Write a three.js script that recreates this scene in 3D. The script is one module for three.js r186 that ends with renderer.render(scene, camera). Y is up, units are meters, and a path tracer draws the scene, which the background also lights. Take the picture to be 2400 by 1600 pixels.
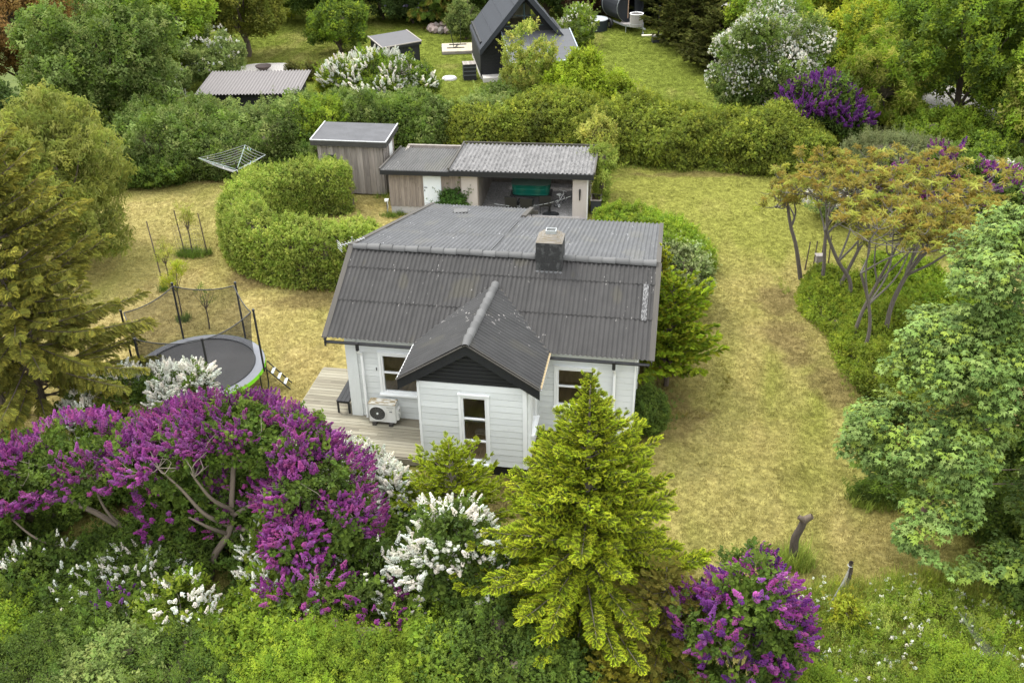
import * as THREE from 'three';
import { mergeGeometries } from 'three/addons/utils/BufferGeometryUtils.js';

// ---------- camera, sky, sun, exposure ----------
const scene = new THREE.Scene();
const D2R = Math.PI / 180;
const camera = new THREE.PerspectiveCamera(2 * Math.atan(800 / 2300) / D2R, 1.5, 0.1, 900);
camera.position.set(0, 17, 0);
camera.rotation.order = 'YXZ';
camera.rotation.set(-30.5 * D2R, 0, -0.018);
scene.add(camera);

const SUN = new THREE.Vector3(-0.42, 0.84, -0.36).normalize();
{
  const W = 256, H = 128, data = new Float32Array(W * H * 4), d = new THREE.Vector3();
  const K = 2.0;
  for (let j = 0; j < H; j++) for (let i = 0; i < W; i++) {
    const el = ((j + 0.5) / H - 0.5) * Math.PI, az = ((i + 0.5) / W - 0.5) * 2 * Math.PI;
    d.set(Math.cos(el) * Math.cos(az), Math.sin(el), Math.cos(el) * Math.sin(az));
    const s = Math.max(0, Math.sin(el));
    let l = K * (0.42 + 0.62 * s);                                  // bright overcast
    const g = Math.pow(Math.max(0, d.dot(SUN)), 8);                 // thin cloud lit round the sun
    l += 1.2 * g;
    const o = (j * W + i) * 4;
    data[o] = l * 0.975; data[o + 1] = l * 1.0; data[o + 2] = l * 1.03; data[o + 3] = 1;
  }
  const sky = new THREE.DataTexture(data, W, H, THREE.RGBAFormat, THREE.FloatType);
  sky.mapping = THREE.EquirectangularReflectionMapping;
  sky.magFilter = sky.minFilter = THREE.LinearFilter; sky.needsUpdate = true;
  scene.background = sky; scene.environment = sky;
}
const sun = new THREE.DirectionalLight(new THREE.Color(1.0, 0.95, 0.86), 1.5);
sun.position.copy(SUN).multiplyScalar(120).add(new THREE.Vector3(0, 0, -45));
sun.target.position.set(0, 0, -45);
sun.castShadow = true; sun.shadow.radius = 22; sun.shadow.mapSize.set(4096, 4096);
Object.assign(sun.shadow.camera, { left: -60, right: 60, top: 60, bottom: -60, near: 1, far: 260 });
scene.add(sun, sun.target);

const renderer = new THREE.WebGLRenderer({ antialias: true });
renderer.setSize(1024, 682);
renderer.shadowMap.enabled = true;
renderer.toneMapping = THREE.LinearToneMapping;
renderer.toneMappingExposure = 1.92;

// ---------- helpers ----------
function RNG(a) { return function () { a |= 0; a = a + 0x6D2B79F5 | 0; let t = Math.imul(a ^ a >>> 15, 1 | a); t = t + Math.imul(t ^ t >>> 7, 61 | t) ^ t; return ((t ^ t >>> 14) >>> 0) / 4294967296; }; }
function h2(x, y, s) { let n = Math.imul(x, 374761393) + Math.imul(y, 668265263) + Math.imul(s, 974711); n = Math.imul(n ^ n >>> 13, 1274126177); return ((n ^ n >>> 16) >>> 0) / 4294967296; }
function vn(x, y, s = 1) { const i = Math.floor(x), j = Math.floor(y); let u = x - i, v = y - j; u = u * u * (3 - 2 * u); v = v * v * (3 - 2 * v); const a = h2(i, j, s), b = h2(i + 1, j, s), c = h2(i, j + 1, s), d = h2(i + 1, j + 1, s); return a + (b - a) * u + (c - a) * v + (a - b - c + d) * u * v; }
function fbm(x, y, o, s = 1) { let f = 0, a = 0.5, n = 0; for (let k = 0; k < o; k++) { f += a * vn(x, y, s + k); n += a; a *= 0.5; x *= 2.03; y *= 2.03; } return f / n; }
function vn3(x, y, z, s = 1) { const k = Math.floor(z), w0 = z - k, w = w0 * w0 * (3 - 2 * w0); return vn(x + k * 17.3, y + k * 9.1, s) * (1 - w) + vn(x + (k + 1) * 17.3, y + (k + 1) * 9.1, s) * w; }
const sstep = (a, b, x) => { const t = Math.min(1, Math.max(0, (x - a) / (b - a))); return t * t * (3 - 2 * t); };
const lin = v => v <= 0.04045 ? v / 12.92 : Math.pow((v + 0.055) / 1.055, 2.4);
const enc = v => Math.round(255 * (v <= 0.0031308 ? v * 12.92 : 1.055 * Math.pow(Math.max(v, 0), 1 / 2.4) - 0.055));
function tex(n, fn, { rep = [1, 1], srgb = true, m = n } = {}) {      // fn(u, v) -> [r, g, b] linear (or grey number for data)
  const a = new Uint8Array(n * m * 4);
  for (let j = 0; j < m; j++) for (let i = 0; i < n; i++) {
    const c = fn((i + 0.5) / n, (j + 0.5) / m), o = (j * n + i) * 4;
    if (typeof c === 'number') { a[o] = a[o + 1] = a[o + 2] = Math.max(0, Math.min(255, Math.round(c * 255))); }
    else for (let k = 0; k < 3; k++) a[o + k] = Math.max(0, Math.min(255, srgb ? enc(c[k]) : Math.round(c[k] * 255)));
    a[o + 3] = 255;
  }
  const t = new THREE.DataTexture(a, n, m); t.wrapS = t.wrapT = THREE.RepeatWrapping; t.magFilter = THREE.LinearFilter; t.minFilter = THREE.LinearFilter;
  if (srgb) t.colorSpace = THREE.SRGBColorSpace; t.repeat.set(...rep); t.needsUpdate = true; return t;
}
const C3 = (r, g, b) => new THREE.Color().setRGB(r, g, b);
function mat(r, g, b, rough = 0.8, o = {}) { return new THREE.MeshStandardMaterial({ color: C3(r, g, b), roughness: rough, side: THREE.DoubleSide, ...o }); }
const names = {};
function numbered(n) { names[n] = (names[n] || 0) + 1; return names[n] === 1 ? n : n + '_' + String(names[n] - 1).padStart(3, '0'); }
function shade(o) { o.castShadow = o.receiveShadow = true; return o; }
function thing(name, label, category, x = 0, y = 0, z = 0, turn = 0, group) {
  const o = new THREE.Group(); o.name = numbered(name); o.position.set(x, y, z); o.rotation.y = turn; scene.add(o);
  o.userData = { label, category }; if (group) o.userData.group = group; return o;
}
function part(parent, name, geo, m, x = 0, y = 0, z = 0, label) {
  const o = shade(new THREE.Mesh(geo, m)); o.name = name; o.position.set(x, y, z); parent.add(o); if (label) o.userData.label = label; return o;
}
function struct(name, geo, m, y = 0) { const o = shade(new THREE.Mesh(geo, m)); o.name = name; o.position.y = y; o.userData.kind = 'structure'; scene.add(o); return o; }
const box = (w, h, d, x = 0, y = 0, z = 0) => { const g = new THREE.BoxGeometry(w, h, d); g.translate(x, y, z); return g; };
const cyl = (r0, r1, h, n = 12, x = 0, y = 0, z = 0) => { const g = new THREE.CylinderGeometry(r0, r1, h, n); g.translate(x, y, z); return g; };
function merge(list) { return mergeGeometries(list.map(g => { const q = g.index ? g.toNonIndexed() : g; for (const k of Object.keys(q.attributes)) if (!['position', 'normal', 'uv'].includes(k)) q.deleteAttribute(k); if (!q.attributes.uv) q.setAttribute('uv', new THREE.BufferAttribute(new Float32Array(q.attributes.position.count * 2), 2)); if (!q.attributes.normal) q.computeVertexNormals(); return q; })); }
const V = (x, y, z) => new THREE.Vector3(x, y, z);
function bar(a, b, r, n = 6) {                                        // straight rod between two points
  const g = new THREE.CylinderGeometry(r, r, a.distanceTo(b), n), q = new THREE.Quaternion().setFromUnitVectors(V(0, 1, 0), b.clone().sub(a).normalize());
  g.applyQuaternion(q); g.translate((a.x + b.x) / 2, (a.y + b.y) / 2, (a.z + b.z) / 2); return g;
}
function beam(a, b, w, h) {                                           // rectangular bar, h vertical-ish
  const g = new THREE.BoxGeometry(w, h, a.distanceTo(b)), m = new THREE.Matrix4().lookAt(b, a, V(0, 1, 0)); g.applyMatrix4(m); g.translate((a.x + b.x) / 2, (a.y + b.y) / 2, (a.z + b.z) / 2); return g;
}
function limb(pts, r0, r1, sides = 6, seg) {                          // tapered curved branch
  const c = new THREE.CatmullRomCurve3(pts), n = seg || Math.max(3, pts.length * 2), P = [], Nn = [], idx = [], uv = [];
  const fr = c.computeFrenetFrames(n, false);
  for (let i = 0; i <= n; i++) {
    const p = c.getPointAt(i / n), r = r0 + (r1 - r0) * Math.pow(i / n, 0.8);
    for (let k = 0; k <= sides; k++) { const a = k / sides * 2 * Math.PI, v = fr.normals[i].clone().multiplyScalar(Math.cos(a)).addScaledVector(fr.binormals[i], Math.sin(a)); P.push(p.x + v.x * r, p.y + v.y * r, p.z + v.z * r); Nn.push(v.x, v.y, v.z); uv.push(k / sides, i / n * 4); }
  }
  const w = sides + 1;
  for (let i = 0; i < n; i++) for (let k = 0; k < sides; k++) { const a = i * w + k; idx.push(a, a + 1, a + w, a + 1, a + w + 1, a + w); }
  const g = new THREE.BufferGeometry(); g.setAttribute('position', new THREE.Float32BufferAttribute(P, 3)); g.setAttribute('normal', new THREE.Float32BufferAttribute(Nn, 3)); g.setAttribute('uv', new THREE.Float32BufferAttribute(uv, 2)); g.setIndex(idx); return g;
}
function gridGeo(nu, nv, fn, uvf) {                                   // fn(i/nu, j/nv) -> Vector3
  const P = [], U = [], idx = [];
  for (let j = 0; j <= nv; j++) for (let i = 0; i <= nu; i++) { const p = fn(i / nu, j / nv); P.push(p.x, p.y, p.z); const q = uvf ? uvf(i / nu, j / nv) : [i / nu, j / nv]; U.push(q[0], q[1]); }
  for (let j = 0; j < nv; j++) for (let i = 0; i < nu; i++) { const a = j * (nu + 1) + i; idx.push(a, a + 1, a + nu + 1, a + 1, a + nu + 2, a + nu + 1); }
  const g = new THREE.BufferGeometry(); g.setAttribute('position', new THREE.Float32BufferAttribute(P, 3)); g.setAttribute('uv', new THREE.Float32BufferAttribute(U, 2)); g.setIndex(idx); g.computeVertexNormals(); return g;
}
// a corrugated sheet over the quad a (top, start) b (top, end) c (bottom, end) d (bottom, start); waves run from top to bottom
function corrugated(a, b, c, d, waves, amp, lift = 0, cut, u0 = 0, v0 = 0) {
  const nu = Math.round(waves * 6), n = b.clone().sub(a).cross(d.clone().sub(a)).normalize(); if (n.y < 0) n.negate();
  return gridGeo(nu, 4, (u, v) => {
    const vv = cut ? v * cut(u) : v;
    const p = a.clone().lerp(b, u).lerp(d.clone().lerp(c, u), vv);
    const jag = 0.010 * (h2(Math.floor(u * waves), 3, 7) - 0.5) * (v > 0.99 ? 1 : 0);
    return p.addScaledVector(n, amp * Math.cos(u * waves * 2 * Math.PI) + lift * v + jag);
  }, (u, v) => [u0 + u * a.distanceTo(b), v0 + v * a.distanceTo(d)]);
}

// ---------- shared materials ----------
const grainTex = tex(512, (u, v) => { const k = 0.72 + 0.55 * (fbm(u * 90, v * 5, 3, 11) - 0.5) + 0.25 * (fbm(u * 8, v * 3, 2, 5) - 0.5) + (vn(u * 40, v * 2, 31) > 0.93 ? -0.12 : 0); return [k, k * 0.99, k * 0.97]; });
const greyWood = [[0.34, 0.30, 0.27], [0.29, 0.26, 0.235], [0.38, 0.34, 0.31], [0.26, 0.23, 0.21]].map(c => mat(...c, 0.9, { map: grainTex }));
const warmWood = [[0.35, 0.295, 0.255], [0.30, 0.25, 0.215], [0.385, 0.33, 0.285]].map(c => mat(...c, 0.9, { map: grainTex }));
const paintTex = tex(256, (u, v) => { const k = 0.93 + 0.10 * (fbm(u * 7, v * 7, 4, 3) - 0.5) - (fbm(u * 30, v * 30, 2, 9) > 0.76 ? 0.05 : 0); return [k, k, k * 0.995]; });
const whitePaint = [0.70, 0.66, 0.73, 0.685].map(k => mat(k * 0.97, k, k * 0.985, 0.55, { map: paintTex }));
const whiteTrim = mat(0.76, 0.77, 0.76, 0.45), whitePlastic = mat(0.8, 0.81, 0.8, 0.4);
const black = mat(0.012, 0.012, 0.013, 0.6), blackMetal = mat(0.015, 0.016, 0.018, 0.4), charcoal = mat(0.03, 0.031, 0.034, 0.8, { map: grainTex });
const tarBlack = mat(0.010, 0.011, 0.013, 0.7, { map: grainTex });
const glass = new THREE.MeshPhysicalMaterial({ color: C3(0.96, 0.97, 0.97), roughness: 0.02, transmission: 1, thickness: 0, ior: 1.5, side: THREE.DoubleSide });
const steel = mat(0.5, 0.51, 0.52, 0.35, { metalness: 0.9 }), galv = mat(0.42, 0.44, 0.44, 0.5, { metalness: 0.6 });
const bark = mat(0.16, 0.125, 0.095, 0.95, { map: grainTex }), barkPale = mat(0.30, 0.255, 0.20, 0.95, { map: grainTex }), barkDark = mat(0.09, 0.07, 0.055, 0.95, { map: grainTex });
const twigMass = mat(0.15, 0.125, 0.085, 1, { map: grainTex });
// weathered fibre-cement: worn paint, lichen and bare flecks, all with an outline of their own
function roofMap(base, lichen, fleck, seed, amount) {
  return tex(1024, (u, v) => {
    const f = fbm(u * 26, v * 22, 4, seed), streak = fbm(u * 130, v * 6, 3, seed + 4), big = fbm(u * 5, v * 5, 3, seed + 9);
    let k = 0.86 + 0.36 * (f - 0.5) + 0.34 * (streak - 0.5) + 0.24 * (big - 0.5), c = base.map(x => x * k);
    const l = sstep(0.58, 0.72, fbm(u * 9, v * 5, 4, seed + 13)) * 0.3; c = c.map((x, i) => x + (lichen[i] - x) * l);
    const s = fbm(u * 190, v * 60, 2, seed + 21) + 0.55 * fbm(u * 11, v * 9, 3, seed + 27);
    if (s > amount) { const w = Math.min(1, (s - amount) * 9); c = c.map((x, i) => x + (fleck[i] - x) * w); }
    return c;
  }, { rep: [0.16, 0.16] });
}
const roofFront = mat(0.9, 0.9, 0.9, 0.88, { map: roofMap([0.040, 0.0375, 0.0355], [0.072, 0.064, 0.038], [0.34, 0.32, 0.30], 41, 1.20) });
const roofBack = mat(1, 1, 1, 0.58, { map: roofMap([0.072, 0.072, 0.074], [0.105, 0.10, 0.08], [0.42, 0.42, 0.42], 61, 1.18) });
const roofPorch = mat(0.95, 0.95, 0.95, 0.82, { map: roofMap([0.038, 0.037, 0.036], [0.065, 0.06, 0.042], [0.30, 0.28, 0.26], 81, 1.20) });
const roofCar = mat(1, 1, 1, 0.9, { map: tex(1024, (u, v) => { const f = fbm(u * 30, v * 26, 4, 5); let k = 0.135 + 0.10 * (f - 0.5); const s = fbm(u * 110, v * 70, 3, 77); const w = 0.75 * sstep(0.58, 0.66, s); k = k * (1 - w) + 0.045 * w; return [k, k * 0.96, k * 0.93]; }, { rep: [0.16, 0.16] }) });
const roofCarLeft = mat(1, 1, 1, 0.8, { map: roofMap([0.075, 0.072, 0.068], [0.09, 0.085, 0.06], [0.28, 0.27, 0.25], 95, 1.2) });
const roofPale = mat(0.165, 0.15, 0.145, 0.8, { map: paintTex });
const verge = mat(0.075, 0.068, 0.058, 0.9, { map: grainTex });
const ridgeMat = [0.085, 0.10, 0.075].map(k => mat(k, k * 0.985, k * 0.96, 0.8, { map: paintTex }));
const concrete = mat(0.42, 0.39, 0.37, 0.9, { map: paintTex });

// ---------- ground ----------
const soilSpots = [[-0.6, -20.6, 2.2, 1.0], [1.6, -22.3, 1.3, 0.9], [4.7, -24.6, 1.2, 1.5], [4.6, -27, 1.0, 1.8], [-6.8, -32.2, 2.4, 0.8], [-9.8, -34.2, 1.2, 1.2], [-3.4, -20.9, 2, 0.8], [9.4, -28.4, 0.9, 1.6], [10.1, -25.6, 0.9, 1.5], [9.7, -31.4, 0.7, 1.2], [10.9, -23.2, 1.0, 1.2], [-13, -44.6, 3.5, 0.5], [9.5, -44.2, 4, 0.45], [6.8, -18.1, 0.5, 0.4]];
function lawn(x, z, fine = true) {
  const big = fbm(x * 0.16 + 3, z * 0.16, 3, 201), mid = fbm(x * 0.55, z * 0.42, 3, 211), st = fbm(x * 1.5 + z * 0.25, z * 0.22, 3, 221);
  let dry = 0.50 + 1.15 * (big - 0.5) + 0.75 * (mid - 0.5) + 0.55 * (st - 0.5);
  if (x < -3) dry += 0.17; 
  if (x > 2 && z > -47) dry += 0.10 - 0.72 * sstep(-30, -40, z) + 0.16 * Math.sin((x + 0.28 * z) * 4.6 + 2.2 * fbm(x * 0.3, z * 0.12, 2, 271)) * sstep(0.3, 0.7, fbm(x * 0.35, z * 0.2, 2, 281));
  if (z > -47 && z < -42) dry -= 0.18;
  if (x > 2 && z > -24) dry += 0.12;
  if (z < -48) dry -= 0.75;
  dry = Math.min(1, Math.max(0, 0.06 + 0.88 * dry));
  let g = z < -48 ? [0.150, 0.180, 0.028] : [0.212, 0.214, 0.046], d = [0.365, 0.295, 0.118];
  if (z > -48 && x > -13 && x < 14) { const o = fbm(x * 0.8, z * 0.8, 2, 231); d = [0.335 + 0.06 * o, 0.270 + 0.05 * o, 0.098 + 0.03 * o]; }
  let c = g.map((k, i) => k + (d[i] - k) * dry);
  let soil = 0;
  for (const s of soilSpots) { const q = Math.hypot((x - s[0]) / s[2], (z - s[1]) / s[3]); if (q < 1.6) soil = Math.max(soil, sstep(1.25, 0.55, q + 1.1 * (fbm(x * 1.8, z * 1.8, 3, 241) - 0.5))); }
  c = c.map((k, i) => k + ([0.15, 0.105, 0.048][i] - k) * soil * 0.6);
  if (fine) { const f = fbm(x * 5.5, z * 5.5, 3, 251), e = vn(x * 14, z * 14, 261); const k = 1.0 + 0.55 * (f - 0.5) + 0.6 * (e - 0.5); c = c.map(q => q * k); }
  return c;
}
const X0 = -30, X1 = 30, Z0 = -92, Z1 = -9;
const lawnTex = tex(2048, (u, v) => lawn(X0 + u * (X1 - X0), Z0 + (1 - v) * 0 + v * (Z1 - Z0)), {});
lawnTex.wrapS = lawnTex.wrapT = THREE.ClampToEdgeWrapping;
const turfBump = tex(512, (u, v) => { const f = fbm(u * 24, v * 24, 3, 301), e = vn(u * 128, v * 128, 305); return 0.5 * f + 0.5 * e; }, { srgb: false });
{
  const g = gridGeo(60, 83, (u, v) => V(X0 + u * (X1 - X0), 0, Z0 + v * (Z1 - Z0)), (u, v) => [u, v]);
  const p = g.attributes.position;
  for (let i = 0; i < p.count; i++) { const x = p.getX(i), z = p.getZ(i); p.setY(i, 0.10 * (fbm(x * 0.25, z * 0.25, 3, 311) - 0.5)); }
  g.computeVertexNormals();
  const bt = turfBump.clone(); bt.repeat.set(60, 83); bt.needsUpdate = true;
  struct('lawn', g, new THREE.MeshPhysicalMaterial({ map: lawnTex, roughness: 1, specularIntensity: 0.1, bumpMap: bt, bumpScale: 0.05, side: THREE.DoubleSide }));
  const far = new THREE.PlaneGeometry(700, 700); far.rotateX(-Math.PI / 2); far.translate(0, 0, -120);
  const ft = tex(512, (u, v) => { const f = fbm(u * 40, v * 40, 4, 321); return [0.07 + 0.06 * f, 0.095 + 0.07 * f, 0.02 + 0.015 * f]; }, { rep: [20, 20] });
  struct('ground', far, new THREE.MeshStandardMaterial({ map: ft, roughness: 1 }), -0.12);
}
const gravelTex = tex(512, (u, v) => { const f = vn(u * 110, v * 110, 401), e = fbm(u * 30, v * 30, 3, 403); const k = 0.34 + 0.34 * (f - 0.5) + 0.25 * (e - 0.5); return [k, k * 0.96, k * 0.91]; });
function flat(pts, y, name, m) {
  const s = new THREE.Shape(pts.map(p => new THREE.Vector2(p[0], -p[1]))); const g = new THREE.ShapeGeometry(s, 16); g.rotateX(-Math.PI / 2); return struct(name, g, m, y);
}
const gravel = mat(0.7, 0.69, 0.66, 0.95, { map: gravelTex.clone() }); gravel.map.repeat.set(0.5, 0.5); gravel.map.needsUpdate = true;
flat([[16.5, -82], [18, -72], [21.2, -65.5], [23.3, -58], [23.6, -51], [24.6, -46], [28, -42], [34, -40], [34, -44], [28.5, -47], [27.2, -52], [26.2, -59], [23.6, -66.5], [20, -73], [18.5, -82]], 0.085, 'path', gravel);
flat(Array.from({ length: 28 }, (_, i) => { const a = i / 28 * 2 * Math.PI, r = 2.25 + 0.12 * Math.sin(a * 5); return [-15.7 + r * Math.cos(a), -63.6 + r * Math.sin(a)]; }), 0.085, 'fire_pit_gravel', mat(1, 1, 1, 0.95, { map: gravelTex, color: C3(1.35, 1.3, 1.25) }));

// ---------- the white cottage ----------
const HX = -4.79, HZ = -24.27, HA = -10 * D2R;                         // front-left wall corner; local x runs along the front, z towards the camera
const house = thing('cottage', 'white board cottage with dark corrugated roof and gabled porch', 'house', HX, 0, HZ, HA);
const atHouse = (x, y, z) => house.localToWorld(V(x, y, z));
house.updateMatrixWorld(true);

// wall core with openings plus lapped boards cut round them, in its own plane: x along, y up, facing +z
function cladWall(parent, name, w, y0, y1, holes, board, mats, place, { vertical = false, thick = 0.1, top, core = mats[0], seed = 1, proud = 0.02, boardName = 'board' } = {}) {
  const s = new THREE.Shape(); s.moveTo(0, y0); s.lineTo(w, y0); s.lineTo(w, y1); if (top) for (const p of top) s.lineTo(...p); s.lineTo(0, y1); s.closePath();
  for (const [a, b, c, d] of holes) { const h = new THREE.Path(); h.moveTo(a, c); h.lineTo(b, c); h.lineTo(b, d); h.lineTo(a, d); h.closePath(); s.holes.push(h); }
  const g = new THREE.ExtrudeGeometry(s, { depth: thick, bevelEnabled: false }); g.translate(0, 0, -thick);
  const wall = part(parent, name, g, core); place(wall);
  const r = RNG(seed), L = vertical ? w : y1 - y0, n = Math.round(L / board), p = L / n;
  for (let i = 0; i < n; i++) {
    const a = (vertical ? 0 : y0) + i * p, b = a + p;
    let runs = [vertical ? [y0, y1] : [0, w]];
    for (const q of holes) {
      const lo = vertical ? q[0] : q[2], hi = vertical ? q[1] : q[3], c0 = vertical ? q[2] : q[0], c1 = vertical ? q[3] : q[1];
      if (b > lo + 0.01 && a < hi - 0.01) runs = runs.flatMap(([x, y]) => { const o = []; if (c0 - x > 0.03) o.push([x, Math.min(y, c0)]); if (y - c1 > 0.03) o.push([Math.max(x, c1), y]); return o; });
    }
    for (const [x0, x1] of runs) {
      const len = x1 - x0, m = mats[Math.floor(r() * mats.length)];
      let geo;
      if (vertical) {                                                 // board on board: every other one proud
        const over = i % 2 === 0; geo = new THREE.BoxGeometry(p * (over ? 1.12 : 0.9), len, proud);
        const o = part(wall, boardName, geo, m, a + p / 2, x0 + len / 2, proud / 2 + (over ? proud : 0.002)); o.rotation.z = (r() - 0.5) * 0.004;
      } else {
        geo = new THREE.BoxGeometry(len, p - 0.010, proud);
        const o = part(wall, boardName, geo, m, x0 + len / 2, a + p / 2, proud / 2 + 0.004); o.rotation.x = -0.05;
      }
      const uv = geo.attributes.uv, k = r() * 3, kk = r() * 3; for (let t = 0; t < uv.count; t++) { const X = uv.getX(t), Y = uv.getY(t); if (vertical) uv.setXY(t, X * 0.16 + k, Y * 1.1 + kk); else uv.setXY(t, Y * 0.2 + k, X * len * 0.25 + kk); }
    }
  }
  return wall;
}
// window: frame bars round an opening, rails, glass panes, sill and head board; local like the wall
function windowUnit(parent, x0, x1, y0, y1, rails, place, sill = true, mullions = []) {
  const f = 0.055, w = x1 - x0, h = y1 - y0;
  const bars = [box(f, h, 0.09, x0 + f / 2, y0 + h / 2, -0.02), box(f, h, 0.09, x1 - f / 2, y0 + h / 2, -0.02), box(w - 2 * f, f, 0.09, x0 + w / 2, y1 - f / 2, -0.02), box(w - 2 * f, f, 0.09, x0 + w / 2, y0 + f / 2, -0.02),
    box(0.07, h + 0.14, 0.03, x0 - 0.035, y0 + h / 2, 0.04), box(0.07, h + 0.14, 0.03, x1 + 0.035, y0 + h / 2, 0.04), box(w, 0.07, 0.03, x0 + w / 2, y1 + 0.035, 0.04)];
  const win = part(parent, 'window', merge(bars), whiteTrim); place(win);
  const cut = [y0 + f, ...rails, y1 - f];
  for (let i = 0; i + 1 < cut.length; i++) {
    const a = cut[i] + (i ? 0.02 : 0), b = cut[i + 1] - (i + 2 < cut.length ? 0.02 : 0);
    part(win, 'pane', box(w - 2 * f, b - a, 0.006, x0 + w / 2, (a + b) / 2, -0.03), glass);
    if (i) part(win, 'rail', box(w - 2 * f, 0.04, 0.06, x0 + w / 2, cut[i], -0.015), whiteTrim);
  }
  for (const mx of mullions) part(win, 'mullion', box(0.04, h - 2 * f, 0.06, mx, y0 + h / 2, -0.012), whiteTrim);
  if (sill) part(win, 'sill', box(w + 0.2, 0.045, 0.13, x0 + w / 2, y0 - 0.03, 0.065), whiteTrim);
  part(win, 'head_flashing', box(w + 0.16, 0.025, 0.07, x0 + w / 2, y1 + 0.085, 0.05), whiteTrim);
  return win;
}
{
  const W1 = [1.02, 2.50, 1.17, 2.48], W2 = [6.12, 7.2, 1.2, 2.46], WP = [1.17, 1.87, 0.44, 2.58], WS = [0.55, 1.35, 1.15, 2.45];
  const at0 = o => o;
  cladWall(house, 'front_wall', 8.3, 0.3, 3.12, [W1, W2, [2.75, 5.45, 0.4, 2.9]], 0.195, whitePaint, at0, { seed: 3 });
  windowUnit(house, ...W1, [1.86], at0);
  windowUnit(house, ...W2, [1.86], at0, true);
  part(house, 'window_latch', box(0.02, 0.09, 0.03, 0.88, 1.99, 0.06), black);
  const gable = [[10.9, 2.45], [10.9, 2.45]];
  cladWall(house, 'left_wall', 10.8, 0.3, 2.46, [], 0.195, whitePaint, o => { o.rotation.y = -Math.PI / 2; o.position.set(0, 0, -10.8); }, { seed: 5, top: [[10.8, 3.05], [7.9, 4.38]] });
  cladWall(house, 'right_wall', 9.0, 0.3, 2.80, [], 0.195, whitePaint, o => { o.rotation.y = Math.PI / 2; o.position.set(8.3, 0, 0); }, { seed: 6, top: [[9.0, 2.82], [2.9, 4.38], [0, 3.05]].slice(0, 2) });
  cladWall(house, 'back_wall', 3.6, 0.3, 2.36, [], 0.195, whitePaint, o => { o.rotation.y = Math.PI; o.position.set(3.6, 0, -10.8); }, { seed: 7 });
  cladWall(house, 'back_wall', 4.7, 0.3, 2.74, [], 0.195, whitePaint, o => { o.rotation.y = Math.PI; o.position.set(8.3, 0, -9.0); }, { seed: 8 });
  cladWall(house, 'return_wall', 1.8, 0.3, 2.36, [], 0.195, whitePaint, o => { o.rotation.y = Math.PI / 2; o.position.set(3.6, 0, -9.0); }, { seed: 9 });
  // corner boards
  part(house, 'corner_board', box(0.33, 2.72, 0.04, 0.165, 1.62, 0.045), whitePaint[0]);
  part(house, 'corner_board', box(0.05, 2.72, 0.04, 8.30, 1.62, 0.045), whiteTrim);
  part(house, 'plinth', merge([box(8.2, 0.42, 0.1, 4.15, 0.1, -0.08), box(0.1, 0.42, 8.6, 8.2, 0.1, -4.5), box(0.1, 0.42, 10.4, 0.1, 0.1, -5.4), box(2.75, 0.42, 0.1, 4.1, 0.1, 1.85), box(0.1, 0.42, 1.8, 5.48, 0.1, 0.95)]), black);
  part(house, 'floor', merge([box(8.1, 0.06, 8.8, 4.15, 0.33, -4.6), box(2.75, 0.06, 2.0, 4.1, 0.35, 0.92)]), mat(0.42, 0.30, 0.19, 0.5, { map: grainTex }));
  part(house, 'inner_wall', box(8.1, 2.6, 0.1, 4.15, 1.65, -2.6), mat(0.55, 0.42, 0.30, 0.8, { map: grainTex }));
  part(house, 'ceiling', box(8.1, 0.05, 5.6, 4.15, 2.9, -2.95), mat(0.30, 0.21, 0.13, 0.8, { map: grainTex }));
  // porch
  const PX = 2.63, PD = 1.95, PW = 2.95;
  cladWall(house, 'porch_wall', PW, 0.36, 2.97, [WP], 0.195, whitePaint, o => o.position.set(PX, 0, PD), { seed: 11 });
  windowUnit(house, ...WP, [1.14, 1.86], o => o.position.set(PX, 0, PD));
  cladWall(house, 'porch_side_wall', PD, 0.36, 2.97, [WS], 0.195, whitePaint, o => { o.rotation.y = Math.PI / 2; o.position.set(PX + PW, 0, PD); }, { seed: 12 });
  windowUnit(house, ...WS, [], o => { o.rotation.y = Math.PI / 2; o.position.set(PX + PW, 0, PD); }, true, [0.95]);
  cladWall(house, 'porch_side_wall', PD, 0.36, 2.97, [], 0.195, whitePaint, o => { o.rotation.y = -Math.PI / 2; o.position.set(PX, 0, 0); }, { seed: 13 });
  part(house, 'corner_board', box(0.06, 2.6, 0.03, PX + 0.03, 1.66, PD + 0.042), whiteTrim);
  part(house, 'corner_board', box(0.11, 2.6, 0.03, PX + PW - 0.055, 1.66, PD + 0.042), whiteTrim);
  // porch gable: black boards narrowing to the apex
  const AX = 4.04, AY = 4.26, TY = 3.08, F = 2.12, sl = (AY - TY) / 1.86;
  const tri = new THREE.Shape(); tri.moveTo(PX, 2.97); tri.lineTo(PX + PW, 2.97); tri.lineTo(AX, AY - 0.2); tri.closePath();
  const gb = part(house, 'porch_gable', new THREE.ExtrudeGeometry(tri, { depth: 0.05, bevelEnabled: false }), tarBlack, 0, 0, PD - 0.05);
  for (let i = 0; i < 9; i++) { const y = 2.99 + i * 0.115, hw = Math.min(PW / 2 + 0.04, (AY - 0.1 - y) / sl); if (hw > 0.1) { const o = part(gb, 'gable_board', box(2 * hw, 0.10, 0.022, AX, y + 0.05, 0.075), tarBlack); o.rotation.x = 0; o.position.z = 0.0; } }
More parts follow.
